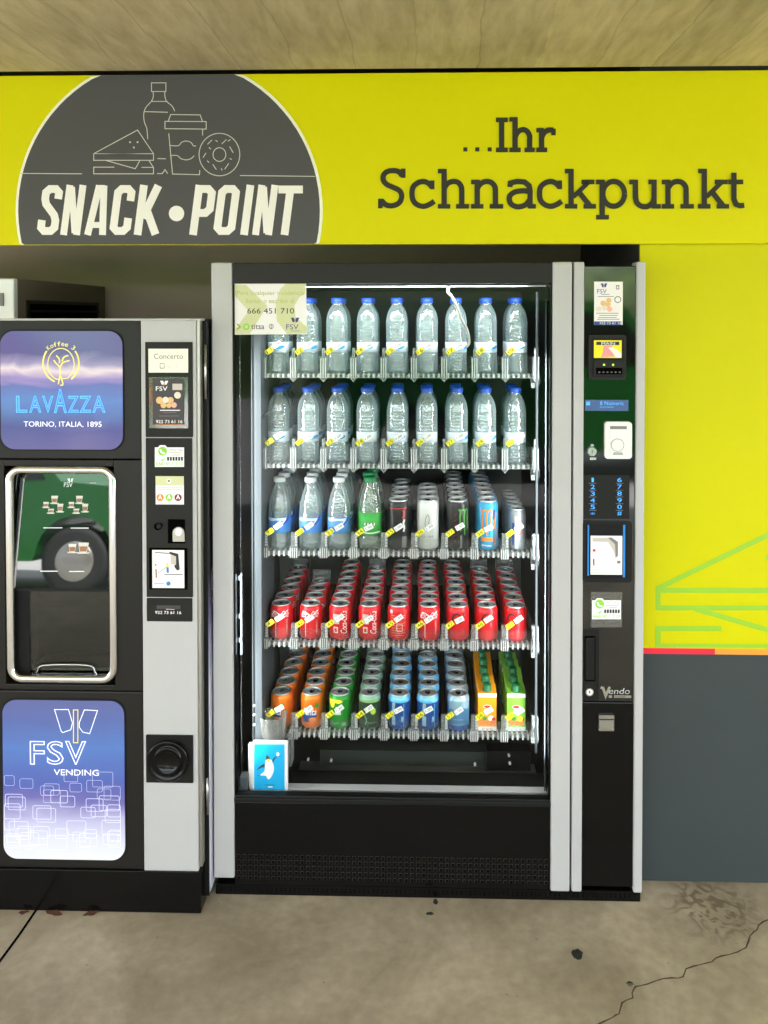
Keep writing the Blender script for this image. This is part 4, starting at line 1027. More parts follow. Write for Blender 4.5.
    mb = MB(); mb.lathe([(.028*q,H-.004),(.0283*q,H-.001),(.0278*q,H),(.0262*q,H-.0008)], 0, 0, 0, 'aluminium', 28); mb.lathe([(.0262*q,H-.0008),(.0252*q,H-.006),(.0235*q,H-.0065),(.022*q,H-.004),(0,H-.004)], 0, 0, 0, 'lid_grey', 28); lid = part(mb, 'lid', root)
    mb = MB(); y0 = -.014*q
    pts = [(.0075*q*math.cos(t*PI/8), .012*q*math.sin(t*PI/8)+.002) for t in range(16)]
    v = [(a, b, H-.0022) for a, b in pts]+[(a, b, H-.0032) for a, b in pts]; n = 16
    mb.add(v, [tuple(range(n)), tuple(range(2*n-1, n-1, -1))]+[(i, i+n, (i+1)%n+n, (i+1)%n) for i in range(n)], 'steel')
    pts = [(.004*q*math.cos(t*PI/6), .0035*q*math.sin(t*PI/6)+.008*q) for t in range(12)]
    mb.add([(a, b, H-.0020) for a, b in pts], [tuple(range(12))], 'lid_grey'); part(mb, 'pull_tab', root)
    return root
def carton(kind):
    root = thing('juice_carton', '', 'carton', (0,0,0)); m = 'carton_orange' if kind == 'orange' else 'carton_green'
    w = .0285; d = .024; h = .120; t_ = .136
    mb = MB()
    # body: square foot that leans back to a slanted shoulder
    v = [(-w,-d,0),(w,-d,0),(w,d,0),(-w,d,0),(-w,-d,h),(w,-d,h),(w,d,t_-.006),(-w,d,t_-.006)]
    mb.add(v, [(3,2,1,0)], 'bright_white'); mb.add(v, [(4,5,6,7)], m); mb.add(v, [(0,1,5,4)], m); mb.add(v, [(1,2,6,5),(3,0,4,7)], m); mb.add(v, [(2,3,7,6)], 'carton_side')
    yq = -d-.0006
    mb.box(-w, w, yq, -d+.001, 0, .013, 'bright_white'); mb.box(-w, w, yq, -d+.001, h-.012, h+.0005, 'bright_white')
    for k, x in enumerate((-.012, 0, .012)): mb.text('o', x-.004, x+.004, .003, .010, yq-.0004, 'ink_red' if kind == 'orange' else 'ink_grey')
    e = [(.0+.013*math.cos(t*PI/9), .078+.006*math.sin(t*PI/9)) for t in range(18)]; mb.poly(e, yq-.0001, 'bright_white'); e = [(.011*math.cos(t*PI/9), .078+.0045*math.sin(t*PI/9)) for t in range(18)]; mb.poly(e, yq-.0005, 'ink_red')
    mb.poly([(-.010,.058),(.006,.056),(.008,.068),(-.008,.070)], yq-.0001, 'bright_white')
    for x, z, r, mm in ((-.015,.028,.010,'fruit_orange'),(.002,.026,.009,'fruit_orange'),(.016,.026,.009,'fruit_orange'),(.012,.040,.009,'fruit_yellow' if kind == 'green' else 'bright_white'),(-.008,.040,.007,'leaf_green'),(.02,.038,.006,'ink_red')):
        mb.disc(x, z, r, yq-.0003-random.random()*.0004, yq, mm, 14)
    part(mb, 'carton_body', root)
    mb = MB(); mb.T = Matrix.Translation((0, -.006, (h+t_)/2-.006)) @ Matrix.Rotation(R(12), 4, 'X')
    mb.lathe([(.0135,0),(.0140,.004),(.0125,.005),(.0125,.022),(.0112,.024),(0,.024)], 0, 0, 0, 'cap_dark_green', 28, True, lambda a, z: 1+.02*math.cos(a*14)); part(mb, 'cap', root)
    return root

LANE = ['first', 'second', 'third', 'fourth', 'middle', 'sixth', 'seventh', 'eighth', 'ninth']
TRAY = ['top tray', 'second tray', 'middle tray', 'fourth tray', 'bottom tray']
ORD = ['', 'second', 'third', 'fourth', 'fifth', 'sixth', 'seventh', 'eighth']
DESC = {'blue': 'clear water bottle with blue cap', 'white': 'clear bottle with white cap, blue label', 'green_bottle': 'clear bottle with green cap and label',
 'cola': 'red cola can', 'cola_side': 'red cola can', 'cola_back': 'red cola can', 'cola_dark': 'red cola can', 'black': 'tall black can with red marks', 'white_can': 'tall white can', 'claw': 'tall black can with green marks',
 'mango': 'tall blue can with orange claw marks', 'silver': 'slim silver can', 'orange': 'orange soda can', 'green': 'green can with yellow top', 'lime': 'dark green can with lime spot', 'royal': 'royal blue can', 'mist': 'pale blue can',
 'c_orange': 'orange juice carton with green cap', 'c_green': 'light green juice carton with green cap'}
GRP = ['water bottles on the top tray', 'water bottles on the second tray', 'bottles and tall cans on the middle tray', 'red cans on the fourth tray', 'soda cans and cartons on the bottom tray']
rows = [[('blue',2)]*9, [('blue',3)]*9,
        [('white',4),('white',4),('white',5),('green',4),('black',5),('white_can',4),('claw',7),('mango',7),('silver',5)],
        [('cola',6),('cola',4),('cola_side',7),('cola_side',6),('cola_back',7),('cola',7),('cola_dark',7),('cola_dark',6),('cola_dark',6)],
        [('orange',6),('orange',6),('green',6),('lime',6),('royal',6),('royal',5),('mist',6),('c_orange',5),('c_green',5)]]
protos = {}
SCALE = {'blue': (1.06,1.06,1), 'white': (1.1,1.1,.975), 'green_b': (1.12,1.12,.985), 'black': (1.04,1.04,.99), 'white_can': (1.04,1.04,.99), 'claw': (1.04,1.04,.99), 'mango': (1.04,1.04,.99), 'silver': (1.04,1.04,.98), 'c_orange': (1,1,.97), 'c_green': (1,1,.97)}
def get(kind):
    """first call gives the original, later ones a copy with copies of its parts"""
    if kind not in protos:
        if kind in ('blue', 'white', 'green_b'): r = water_bottle({'green_b': 'green'}.get(kind, kind))
        elif kind.startswith('c_'): r = carton(kind[2:])
        else: r = can({'white_can': 'white'}.get(kind, kind))
        r.scale = SCALE.get(kind, (1.05, 1.05, .95))
        protos[kind] = (r, list(r.children)); return r
    src, kids = protos[kind]
    r = src.copy(); COL.objects.link(r)
    for ch in kids:
        c = ch.copy(); COL.objects.link(c); c.parent = r
    return r
for ri, lanes in enumerate(rows):
    for i, (k, n) in enumerate(lanes):
        kk = {('green', 2): 'green_b'}.get((k, ri), k)
        dk = {'green_b': 'green_bottle', 'white_can': 'white_can'}.get(kk, kk)
        desc = DESC[dk]
        step = .0700 if kk != 'silver' else .058
        if kk in ('blue', 'white', 'green_b'): step = .073
        if kk.startswith('c_'): step = .060
        for j in range(n):
            o = get(kk); y = .165+j*step+(0 if kk != 'silver' else -.004)
            dx = random.uniform(-.0025, .0025)
            o.location = (LX[i]+dx-(.009-.0007*i if kk == 'blue' else .004 if kk == 'white' else 0)+(.0 if kk != 'green_b' else (.004 if j%2 == 0 else -.009)), y, ZT[ri]+.0004)
            rot = 0
            if kk == 'cola_dark': rot = random.uniform(-18, 18)
            elif kk in ('blue',): rot = [0, 30, 10, -8, 4, -20, 45, 30, 0][i]*(1 if j == 0 else random.uniform(-3,3))
            elif j > 0 and not kk.startswith('c_'): rot = random.uniform(-60, 60)
            if kk == 'orange' and i == 0: rot = -25
            if kk == 'royal': rot += 12*(i-4)
            o.rotation_euler = (0, 0, R(rot))
            o['label'] = desc+', '+('front one' if j == 0 else ORD[j]+' in line')+', '+('middle lane' if i == 4 else LANE[i]+' lane from left')+', '+TRAY[ri]
            o['group'] = GRP[ri]
        if ri >= 3 and (i in (1, 5) or n < 7) and ri == 3 and i in (0,1,3,7,8) or (ri == 4 and i == 5):
            pusher(ri, i, .165+n*step-.028)

# ================================================================ COFFEE MACHINE
YC = -.07
CX1 = W(203.5, 600, YC)[0]; CX0 = W(14, 290, .2)[0]+.012; CZ1 = W(100, 318.5, YC)[1]
cm = thing('coffee_machine', 'black hot drinks machine with silver column and lit blue panels, partly out of frame', 'coffee machine', (CX0+.3, YC, 0))
cc = lambda u, v=600, Y=YC: W(u, v, Y)[0]
cr_ = lambda v, u=100, Y=YC: W(u, v, Y)[1]
zp = cr_(868.5, 150)
mb = MB(); yf_ = YC+.032
mb.box(CX0, CX0+.03, yf_, .62, .02, CZ1-.004, 'satin_black'); mb.box(CX1-.03, CX1+.004, yf_, .62, .02, CZ1-.004, 'satin_black'); mb.box(CX0+.03, CX1-.03, .58, .62, .02, CZ1-.004, 'satin_black')
mb.box(CX0+.03, CX1-.03, yf_, .58, CZ1-.05, CZ1-.004, 'satin_black'); mb.box(CX0+.03, CX1-.03, yf_, .58, .02, .08, 'satin_black'); mb.build('cabinet', cm)
mb = MB(); mb.box(CX0, cc(200.5), YC-.012, YC+.05, 0, zp, 'gloss_black'); mb.box(CX0+.02, CX1-.02, YC+.06, .6, 0, .02, 'matte_black'); mb.build('plinth', cm, bevel=.002)
mb = MB(); mb.disc(0, 0, .016, YC+.06, YC+.062, 'matte_black'); mb = MB(); mb.lathe([(0,0),(.016,0),(.016,.008),(.008,.010),(.008,.02),(0,.02)], CX1-.018, YC+.1, 0, 'matte_black', 16); mb.lathe([(0,0),(.016,0),(.016,.008),(.008,.010),(.008,.02),(0,.02)], CX1-.018, .55, 0, 'matte_black', 16); mb.build('foot', cm)
# door sections
xs0 = cc(143); xs1 = cc(198)
def sect(name, v0, v1, m='brown_black'):
    mb = MB(); mb.box(CX0, xs0, YC-.004, YC+.026, cr_(v1), cr_(v0), m); return mb.build(name, cm, bevel=.003)
sect('upper_door', 319, 458.8)
# the middle section leaves an opening behind the chrome frame
fx0, fx1 = cc(6), cc(115); fz1 = cr_(466, 60); fz0 = cr_(684, 60)
mb = MB(); za, zb_ = cr_(690), cr_(459.8)
mb.box(CX0, fx0, YC-.004, YC+.026, za, zb_, 'brown_black'); mb.box(fx1, xs0, YC-.004, YC+.026, za, zb_, 'brown_black')
mb.box(fx0, fx1, YC-.004, YC+.026, fz1, zb_, 'brown_black'); mb.box(fx0, fx1, YC-.004, YC+.026, za, fz0, 'brown_black'); mb.build('middle_door', cm, bevel=.002)
sect('lower_door', 691, 868)
mb = MB(); mb.box(CX0, CX1, YC-.006, YC+.026, CZ1-.006, CZ1, 'satin_silver'); mb.build('top_trim', cm, bevel=.001)
# silver column
mb = MB(); mb.box(xs0+.001, xs1, YC-.008, YC+.026, cr_(869.5,170), cr_(320,170), 'satin_silver'); mb.build('silver_column', cm, bevel=.003)
mb = MB(); mb.box(xs1, CX1-.006, YC-.002, YC+.026, cr_(866,170), cr_(320,170), 'dull_steel'); mb.build('column_edge', cm, bevel=.002)
# hinges
mb = MB()
for a, b in ((345,400),(783,820)):
    zz0, zz1 = cr_(b,203), cr_(a,203); mb.tube([(CX1+.001, YC+.026, zz0), (CX1+.001, YC+.026, zz1)], .004, 'steel'); mb.build('hinge', cm); mb = MB()
# printed side sheet: dark above, pale below with rounded squares
zA, zB = .03, CZ1-.02
art('side_print', [(0,(205,208,222)),(.36,(200,202,222)),(.47,(120,116,150)),(.56,(24,24,34)),(.66,(12,12,14)),(1,(12,12,14))], zA, zB, 0, 1, 0, .25, noise=.06)
mb = MB(); mb.box(CX1+.004, CX1+.006, YC+.036, .6, zA, zB, 'side_print'); mb.build('side_sheet', cm)
mb = MB(); TM = Matrix(((0,1,0,CX1+.0035),(1,0,0,0),(0,0,1,0),(0,0,0,1)))
mb.T = Matrix(((0,-1,0,0),(1,0,0,0),(0,0,1,0),(0,0,0,1)))
rnd = random.Random(3)
for k in range(40):
    yy = rnd.uniform(.03,.5); zz = rnd.uniform(.62,1.0); a = rnd.uniform(.03,.08)
    mb.ribbon(rrpts(yy-a, yy+a*.7, zz-a*.7, zz+a*.7, a*.25, 3), .0016, -(CX1+.0063+.00002*k), 'square_line', closed=True)
mb.build('side_print_lines', cm)
# upper display: blue violet artwork, a pale reflection streak painted into it
du0, dv0, du1, dv1 = 0.5, 331, 122.5, 449.5
x0, x1, z0, z1 = WR(du0, dv0, du1, dv1, YC-.008)
art('coffee_art', [(0,(96,92,142)),(.16,(86,84,140)),(.28,(92,108,164)),(.42,(100,126,188)),(.54,(104,110,172)),(.60,(150,130,186)),(.67,(214,196,206)),(.72,(150,138,178)),(.82,(96,90,140)),(1,(98,92,144))], z0, z1, x0, x1, .12, .1, noise=.2)
YD = YC-.008
mb = MB(); mb.rr(x0-.004, x1+.004, z0-.004, z1+.004, .042, YC-.0055, YC-.003, 'matte_black'); mb.rr(x0, x1, z0, z1, .04, YD, YC-.005, 'coffee_art', 8); up = mb.build('upper_picture', cm)
lab(up, 'lit blue violet picture with gold emblem')
y2 = YD-.0006
U = lambda x, y: (x/5.908, 325+y/5.908)
mb = MB()
st(mb, [U(*q) for q in arc(360,232,78,94,-250,70,40)[:-1]], .9, y2, 'outline_gold', True)
st(mb, [U(*q) for q in arc(360,225,106,116,-218,-250,10)], 1.6, y2, 'outline_gold'); st(mb, [U(*q) for q in arc(360,225,106,116,-38,-322-0,4)][:1]+[U(*q) for q in arc(360,225,106,116,-38,55,24)], 1.6, y2, 'outline_gold'); st(mb, [U(*q) for q in arc(360,225,106,116,-142,-235,24)], 1.6, y2, 'outline_gold')
for pts in ([(356,300),(352,250),(330,225)],[(356,250),(372,222),(412,210)],[(352,225),(350,200),(332,180)],[(366,215),(378,190),(404,180)],[(345,350),(356,300),(372,350),(356,356)],[(330,225),(318,208)]):
    st(mb, [U(*q) for q in crom(pts,4)], 1.3, y2-.0002, 'outline_gold')
# arched lettering
word = 'Koffee 3'
for k, ch in enumerate(word):
    if ch == ' ': continue
    a = R(-128+k*76/7); rr_ = 118; px_, py_ = 360+rr_*math.cos(a), 222+rr_*math.sin(a)*.92
    x, z = W(*U(px_, py_), y2); t = MB(); sz = 26/5.908*(YC-CAM.y)/FPX; 
    hh = sz*(1 if ch in 'Kf3' else .72)
    t.T = Matrix.Translation((x, 0, z)) @ Matrix.Rotation(a+PI/2, 4, 'Y'); t.text(ch, -sz*.36, sz*.36, -sz*.4, -sz*.4+hh, y2, 'outline_gold')
    mb.add(t.v, t.f, 'outline_gold')
lab(mb.build('emblem', up), 'gold round emblem with lettering')
mb = MB()
for k, ch in enumerate('LAVAZZA'):
    if k == 3: a, b, c, d = 318, 395, 378, 520
    else:
        q = [95, 172, 250, 0, 400, 468, 545][k]; a, b, c, d = q, q+[66,72,66,0,66,72,78][k], 418, 518
    tx(mb, ch, *U(a,c), *U(b,d), y2-.0005, 'outline_cyan', outline=.02); tx(mb, ch, *U(a+3,c+4), *U(b-3,d-4), y2-.0001, 'letter_fill_blue')
tx(mb, 'TORINO, ITALIA, 1895', *U(140,570), *U(600,606), y2-.0005, 'outline_white')
mb.build('brand_lettering', up)
# chrome frame
x0, x1, z0, z1 = WR(6, 467, 115.5, 683, YC-.012)
mb = MB(); pth = [(p[0], YC-.006, p[1]) for p in rrpts(x0+.009, x1-.009, z0+.009, z1-.009, .034, 8)]; mb.tube(pth, .0115, 'chrome', 14, closed=True, rz=.010)
lab(mb.build('chrome_frame', cm), 'rounded chrome frame around the cup door')
# dispensing niche
nx0, nx1, nz0, nz1 = WR(10, 472, 111, 680, YC)
mb = MB(); yn = YC+.026
mb.box(nx0, nx1, YC+.16, YC+.165, nz0, nz1, 'inner_black'); mb.box(nx0, nx0+.003, YC+.026, YC+.16, nz0, nz1, 'matte_black'); mb.box(nx1-.003, nx1, YC+.026, YC+.16, nz0, nz1, 'matte_black'); mb.box(nx0, nx1, YC+.026, YC+.16, nz0-.003, nz0, 'matte_black')
c0 = W(32, 667, YC+.03); c1 = W(110, 671, YC+.03)
mb.box(c0[0], nx1-.004, YC+.03, YC+.12, c1[1], c0[1]+.001, 'dull_steel'); mb.build('cup_niche', cm)
mb = MB(); zt = cr_(592, 60); xn = cc(28)
mb.box(xn, nx1-.003, YC+.012, YC+.015, nz0+.012, zt, 'smoked_glass'); mb.build('niche_door', cm)
mb = MB(); pts = [(38,676),(40,669),(47,663),(90,663),(97,669),(100,676)]
mb.tube([(W(u,v,YC+.02)[0], YC+.005, W(u,v,YC+.02)[1]) for u, v in crom(pts,4)], .0028, 'steel'); mb.build('cup_stand', cm)
mb = MB(); mb.box(nx0, xn-.0005, YC+.01, YC+.026, nz0, zt, 'matte_black'); mb.box(nx0, nx1, YC+.006, YC+.03, zt, zt+.008, 'satin_black'); mb.build('niche_frame', cm)
# menu window leaning slightly back, mirror like
mb = MB(); wx0, wx1, wz0, wz1 = WR(12, 474, 110, 588, YC)
tilt = R(5.8); T0 = Matrix.Translation((0, YC-.004, wz0)) @ Matrix.Rotation(-tilt, 4, 'X') @ Matrix.Translation((0, 0, -wz0))
mb.T = T0; mb.rr(wx0, wx1, wz0, wz1, .016, 0, .004, 'mirror_glass'); 
wn = lab(mb.build('menu_window', cm), 'dark mirror like window printed with cups')
mb = MB(); mb.T = T0
def F_(x, y): return W(5+x/4.55, 465+y/4.55, YC)
def fp(pts, m, y=-.0006): mb.poly([F_(*p) for p in pts], y, m)
def cup(x, y, s_, h, sauc=False):
    global mb
    mb = MB(); mb.T = T0
    fp([(x-s_,y-h),(x+s_,y-h),(x+s_*.7,y),(x-s_*.7,y)], 'reflector_white', -.0006); fp([(x-s_*.8,y-h*.62),(x+s_*.8,y-h*.62),(x+s_*.62,y-h*.1),(x-s_*.62,y-h*.1)], 'cup_brown', -.001)
    if sauc: fp([(x-s_*1.4,y),(x+s_*1.4,y),(x+s_,y+5),(x-s_,y+5)], 'reflector_white')
    mb.build('cup_print', wn)
for x, y, s_, h in ((210,178,16,32),(172,196,13,22),(238,216,14,34),(196,222,14,18),(324,178,16,32),(288,196,13,22),(352,216,14,34),(312,222,14,18),(302,398,18,36),(352,400,24,44)): cup(x, y, s_, h, True)
mb = MB(); mb.T = T0
for a in ((165,290,252,290),(290,291,372,291),(160,483,240,483),(292,484,360,484)): mb.ribbon([F_(a[0],a[1]),F_(a[2],a[3])], .0022, -.0006, 'bright_white')
t0 = F_(250,106); t1 = F_(290,86); mb.text('FSV', t0[0], t1[0], t0[1], t1[1], -.0006, 'bright_white')
fp([(266,68),(276,68),(278,84),(272,84)], 'bright_white'); fp([(282,68),(292,68),(288,84),(282,84)], 'bright_white'); mb.ribbon([F_(365,88),F_(398,88)], .002, -.0006, 'ink_pale')
mb.build('line_print', wn)
# lower display: blue to white with rounded squares
x0, x1, z0, z1 = WR(3, 700.5, 124.5, 859.5, YD)
art('vending_art', [(0,(212,212,222)),(.14,(196,196,214)),(.27,(164,160,196)),(.38,(100,96,156)),(.48,(76,90,158)),(.7,(78,110,172)),(.86,(82,96,152)),(1,(88,94,142))], z0, z1, x0, x1, .09, .12, noise=.14)
mb = MB(); mb.rr(x0-.004, x1+.004, z0-.004, z1+.004, .042, YC-.0055, YC-.003, 'matte_black'); mb.rr(x0, x1, z0, z1, .04, YD, YC-.005, 'vending_art', 8); lp = mb.build('lower_picture', cm)
lab(lp, 'lit blue and white picture with logo')
D5 = lambda x, y: (x/5.908, 695+y/5.908)
mb = MB()
for pts in ([(322,86),(405,86),(428,165),(418,205),(372,222),(362,215)],[(498,88),(576,92),(530,228),(490,220),(468,190),(468,165)]): st(mb, [D5(*q) for q in pts], .7, y2, 'outline_white', True)
st(mb, [D5(*q) for q in ((434,88),(460,88),(460,282),(434,282))], .8, y2-.0003, 'outline_gold', True)
for ch, a, b in (('F',176,265),('S',276,376),('V',384,510)): tx(mb, ch, *D5(a,272), *D5(b,412), y2, 'outline_white', outline=.016)
tx(mb, 'VENDING', *D5(318,440), *D5(584,476), y2, 'outline_white'); mb.build('logo_lettering', lp)
mb = MB(); rnd = random.Random(5)
for k in range(46):
    cx_ = rnd.uniform(40, 700); cy_ = 470+rnd.random()**.8*400; a = rnd.uniform(35, 62)
    p0 = D5(max(cx_-a,26), cy_-a*.75); p1 = D5(min(cx_+a,712), min(cy_+a*.75, 930)); q0 = W(*p0, y2); q1 = W(*p1, y2)
    mb.ribbon(rrpts(q0[0], q1[0], q1[1], q0[1], .005, 3), (.0008 if cy_ < 600 else .0014), y2-.00001*k, 'square_line', closed=True)
mb.build('square_pattern', lp)
# control strips on the silver column
y3 = YC-.011
def strip(u0, v0, u1, v1, name='control_strip'):
    mb = MB(); rrect(mb, u0, v0, u1, v1, .8, y3, 'panel_black', .004); return mb.build(name, cm, bevel=.0008)
strip(145.4, 342, 192.6, 437.2); strip(146.2, 438.2, 192.4, 597.2); strip(146.8, 598.2, 192.2, 621.5)
mb = MB(); K = lambda x, y: (140+x/10.24, 340+y/10.24)
rect(mb, *K(86,90), *K(492,334), y3-.0015, 'paper_warm', .002); tx(mb, 'Concerto', *K(142,140), *K(440,194), y3-.002, 'ink_grey'); rrect(mb, *K(202,238), *K(250,292), .8, y3-.0018, 'ink_grey', .0004); rrect(mb, *K(208,244), *K(244,284), .6, y3-.0022, 'paper_warm', .0004); tx(mb, 'NECTA', *K(262,262), *K(390,284), y3-.002, 'ink_pale')
lab(mb.build('name_plate', cm), 'cream name plate')
mb = MB(); rrect(mb, *K(92,378), *K(492,905), .5, y3-.001, 'sleeve_clear', .001); mb.build('card_sleeve', cm)
mb = MB(); yy = y3-.003
rect(mb, *K(130,398), *K(450,870), yy, 'print_dark', .001); fsv(mb, *K(162,418), *K(300,520), yy-.0004, 'bright_white', 'bright_white', 'ink_orange'); rect(mb, *K(332,448), *K(432,512), yy-.0004, 'ink_pale'); dsk(mb, *K(384,566), 3.4, yy-.0004, 'coin_pale')
for x, y, r, m in ((200,618,3.6,'coin_gold'),(262,614,3.2,'coin_pale'),(312,616,3.2,'coin_gold'),(240,668,3,'coin_gold'),(296,670,2.6,'coin_gold'),(348,666,2.8,'coin_pink')): dsk(mb, *K(x,y), r, yy-.0004-random.random()*.0003, m)
tx(mb, '922 73 61 16', *K(164,820), *K(434,852), yy-.0004, 'bright_white'); st(mb, [K(204,720),K(410,720)], .9, yy-.0004, 'bright_white'); st(mb, [K(236,744),K(372,744)], .4, yy-.0004, 'ink_grey'); st(mb, [K(194,778),K(400,778)], .4, yy-.0004, 'ink_grey'); st(mb, [K(150,868),K(450,868)], .5, yy-.0004, 'ink_orange')
lab(mb.build('sticker', cm), 'dark sticker with coins')
K = lambda x, y: (140+x/5.385, 435+y/5.385)
mb = MB(); chat_sticker(mb, lambda x, y: K(80+(x-80)*157/190, 67+(y-102)*105/124), y3-.0012, cm); lab(mb.build('sticker', cm), 'white sticker with green chat circle')
mb = MB(); rect(mb, *K(84,222), *K(236,374), y3-.0012, 'paper', .001); rect(mb, *K(84,222), *K(236,272), y3-.0015, 'paper_green', .0004); dsk(mb, *K(155,248), 2.4, y3-.002, 'paper'); dsk(mb, *K(155,248), 1.2, y3-.0024, 'ink_grey')
for x, m in ((108,'ink_orange'),(156,'ink_whats'),(205,'ink_maroon')):
    dsk(mb, *K(x,337), 3.6, y3-.002, m); st(mb, [K(x-8,345),K(x,326),K(x+8,345)], 1.1, y3-.0024, 'bright_white')
for y in (284, 294): st(mb, [K(90,y),K(230,y)], .5, y3-.002, 'ink_pale')
lab(mb.build('sticker', cm), 'sticker with orange, green and maroon circles')
mb = MB(); dsk(mb, *K(94,494), 3.6, y3-.004, 'hole_black', .004); dsk(mb, *K(100,492), 2.4, y3-.012, 'gloss_black', .010); mb.build('button', cm)
mb = MB(); rect(mb, *K(150,454), *K(242,584), y3-.001, 'hole_black', .001); dsk(mb, *K(207,528), 6, y3-.005, 'dull_steel', .004)
pl(mb, [K(176,530),K(240,530),K(240,574),K(176,574)], y3-.004, 'dull_steel', .003); dsk(mb, *K(207,522), 4, y3-.006, 'steel', .001); mb.build('coin_slot', cm)
mb = MB(); rect(mb, *K(50,608), *K(256,832), y3-.0006, 'hole_black', .0008); rect(mb, *K(66,620), *K(238,824), y3-.0016, 'paper', .001); yy = y3-.002
pl(mb, [K(158,628),K(206,640),K(214,724),K(200,730),K(186,712),K(184,650),K(158,640)], yy, 'ink_black'); pl(mb, [K(164,644),K(194,654),K(194,700),K(166,696)], yy-.0002, 'ink_pale'); st(mb, [K(80,632),K(156,638)], 1, yy, 'ink_grey')
dsk(mb, *K(84,700), .9, yy, 'ink_red'); st(mb, [K(86,722),K(88,770)], 1.4, yy, 'cup_brown'); st(mb, [K(146,690),K(148,712)], 2.2, yy, 'fruit_yellow'); st(mb, [K(148,712),K(150,742)], 2.4, yy, 'ink_sky'); st(mb, [K(94,744),K(142,712)], .5, yy, 'ink_grey'); st(mb, [K(130,752),K(230,752)], 1, yy, 'ink_grey')
dsk(mb, *K(153,800), 2.2, yy, 'ink_sky'); st(mb, [K(76,800),K(130,800)], .5, yy, 'ink_grey')
lab(mb.build('instruction_card', cm), 'white instruction card')
mb = MB(); tx(mb, '922 73 61 16', *K(82,948), *K(222,964), y3-.0008, 'bright_white'); rect(mb, *K(90,918), *K(216,938), y3-.0005, 'print_dark'); st(mb, [K(140,938),K(186,940)], .6, y3-.0008, 'ink_pale'); lab(mb.build('sticker', cm), 'dark sticker with a phone number')
# cup return dish
mb = MB(); x0, x1, z0, z1 = WR(146.3, 735, 193.2, 782.5, YC-.01); mb.rr(x0, x1, z0, z1, .002, YC-.012, YC-.006, 'satin_black'); cxx, czz = (x0+x1)/2+.0, (z0+z1)/2
mb.T = Matrix.Translation((cxx-.003, YC-.012, czz-.002)) @ Matrix.Rotation(R(90), 4, 'X')
mb.lathe([(.058,0),(.060,.010),(.055,.013),(.050,.010),(.042,.004),(.040,.010),(.036,.012),(.031,.008),(.022,.0035),(0,.002)], 0, 0, 0, 'gloss_black', 40)
lab(mb.build('round_knob', cm), 'black round dish on a square plate')

# ================================================================ MACHINE BEHIND, LEFT
bx = W(14, 290, .2)[0]; bz = W(14, 278.3, .2)[1]
lm = thing('vending_machine', 'dark cabinet top with white front rising behind the coffee machine at the left', 'vending machine', (bx-.3, .2, 0))
MB().box(bx-.75, bx, .225, .93, .03, bz, 'cabinet_brown').build('cabinet', lm, bevel=.003)
MB().box(bx-.75, bx, .2, .225, .03, bz, 'white_plastic').build('door', lm, bevel=.004)
mb = MB(); c0 = W(-6, 293, .2); c1 = W(4, 306, .2); mb.box(c0[0], c1[0], .194, .2, c1[1], c0[1], 'ink_grey'); mb.build('badge', lm)
mb = MB()
def side_pt(u, v):      # point on the plane x = bx seen at a photo pixel
    d = RM @ Vector(((u-PPX)/FPX, -(v-PPY)/FPX, -1)); t = (bx-CAM.x)/d.x; p = CAM+d*t; return p.y, p.z
a = side_pt(26, 300); b = side_pt(98, 304)
mb.box(bx, bx+.004, a[0], b[0], a[1]-.24, a[1], 'satin_black'); mb.box(bx+.003, bx+.0045, a[0]+.02, b[0]-.02, a[1]-.22, a[1]-.012, 'hole_black')
for k in range(6): mb.box(bx+.004, bx+.012, a[0]+.02, b[0]-.02, a[1]-.04-k*.035, a[1]-.032-k*.035, 'matte_black')
mb.build('side_vent', lm)
MB().box(bx-.72, bx-.03, .25, .9, 0, .03, 'matte_black').build('plinth', lm)

# ================================================================ LITTER
def blob(name, u, v, rx, ry, m, label, cat, seed, h=.003, group=None):
    x, y = WF(u, v); rn = random.Random(seed); n = 14; mb = MB()
    pts = [(x+rx*math.cos(2*PI*i/n)*rn.uniform(.7,1.15), y+ry*math.sin(2*PI*i/n)*rn.uniform(.7,1.15)) for i in range(n)]
    v_ = [(p[0], p[1], .0002) for p in pts]+[(x+(p[0]-x)*.8, y+(p[1]-y)*.8, h*rn.uniform(.8,1.3)) for p in pts]+[(x, y, h*1.1)]
    f = [(i, (i+1)%n, (i+1)%n+n, i+n) for i in range(n)]+[(i+n, (i+1)%n+n, 2*n) for i in range(n)]
    mb.add(v_, f, m, True); return tag(mb.build(name), label, cat, group)
blob('gum_spot', 577.5, 954.5, .017, .020, 'gum_black', 'black lump of old gum on the floor in front of the vending machine', 'gum', 1)
blob('dirt_crumb', 435.5, 902, .007, .012, 'gum_black', 'small dark crumb on the floor close to the vending machine base', 'dirt', 2)
blob('dirt_crumb', 430, 914, .012, .005, 'gum_black', 'dark sliver lying just before the crumb by the vending machine base', 'dirt', 3)
blob('dirt_crumb', 630, 984, .009, .007, 'crack_dark', 'brown chip lying on the crack in the floor', 'dirt', 9)
lg = 'dry leaves in front of the coffee machine'
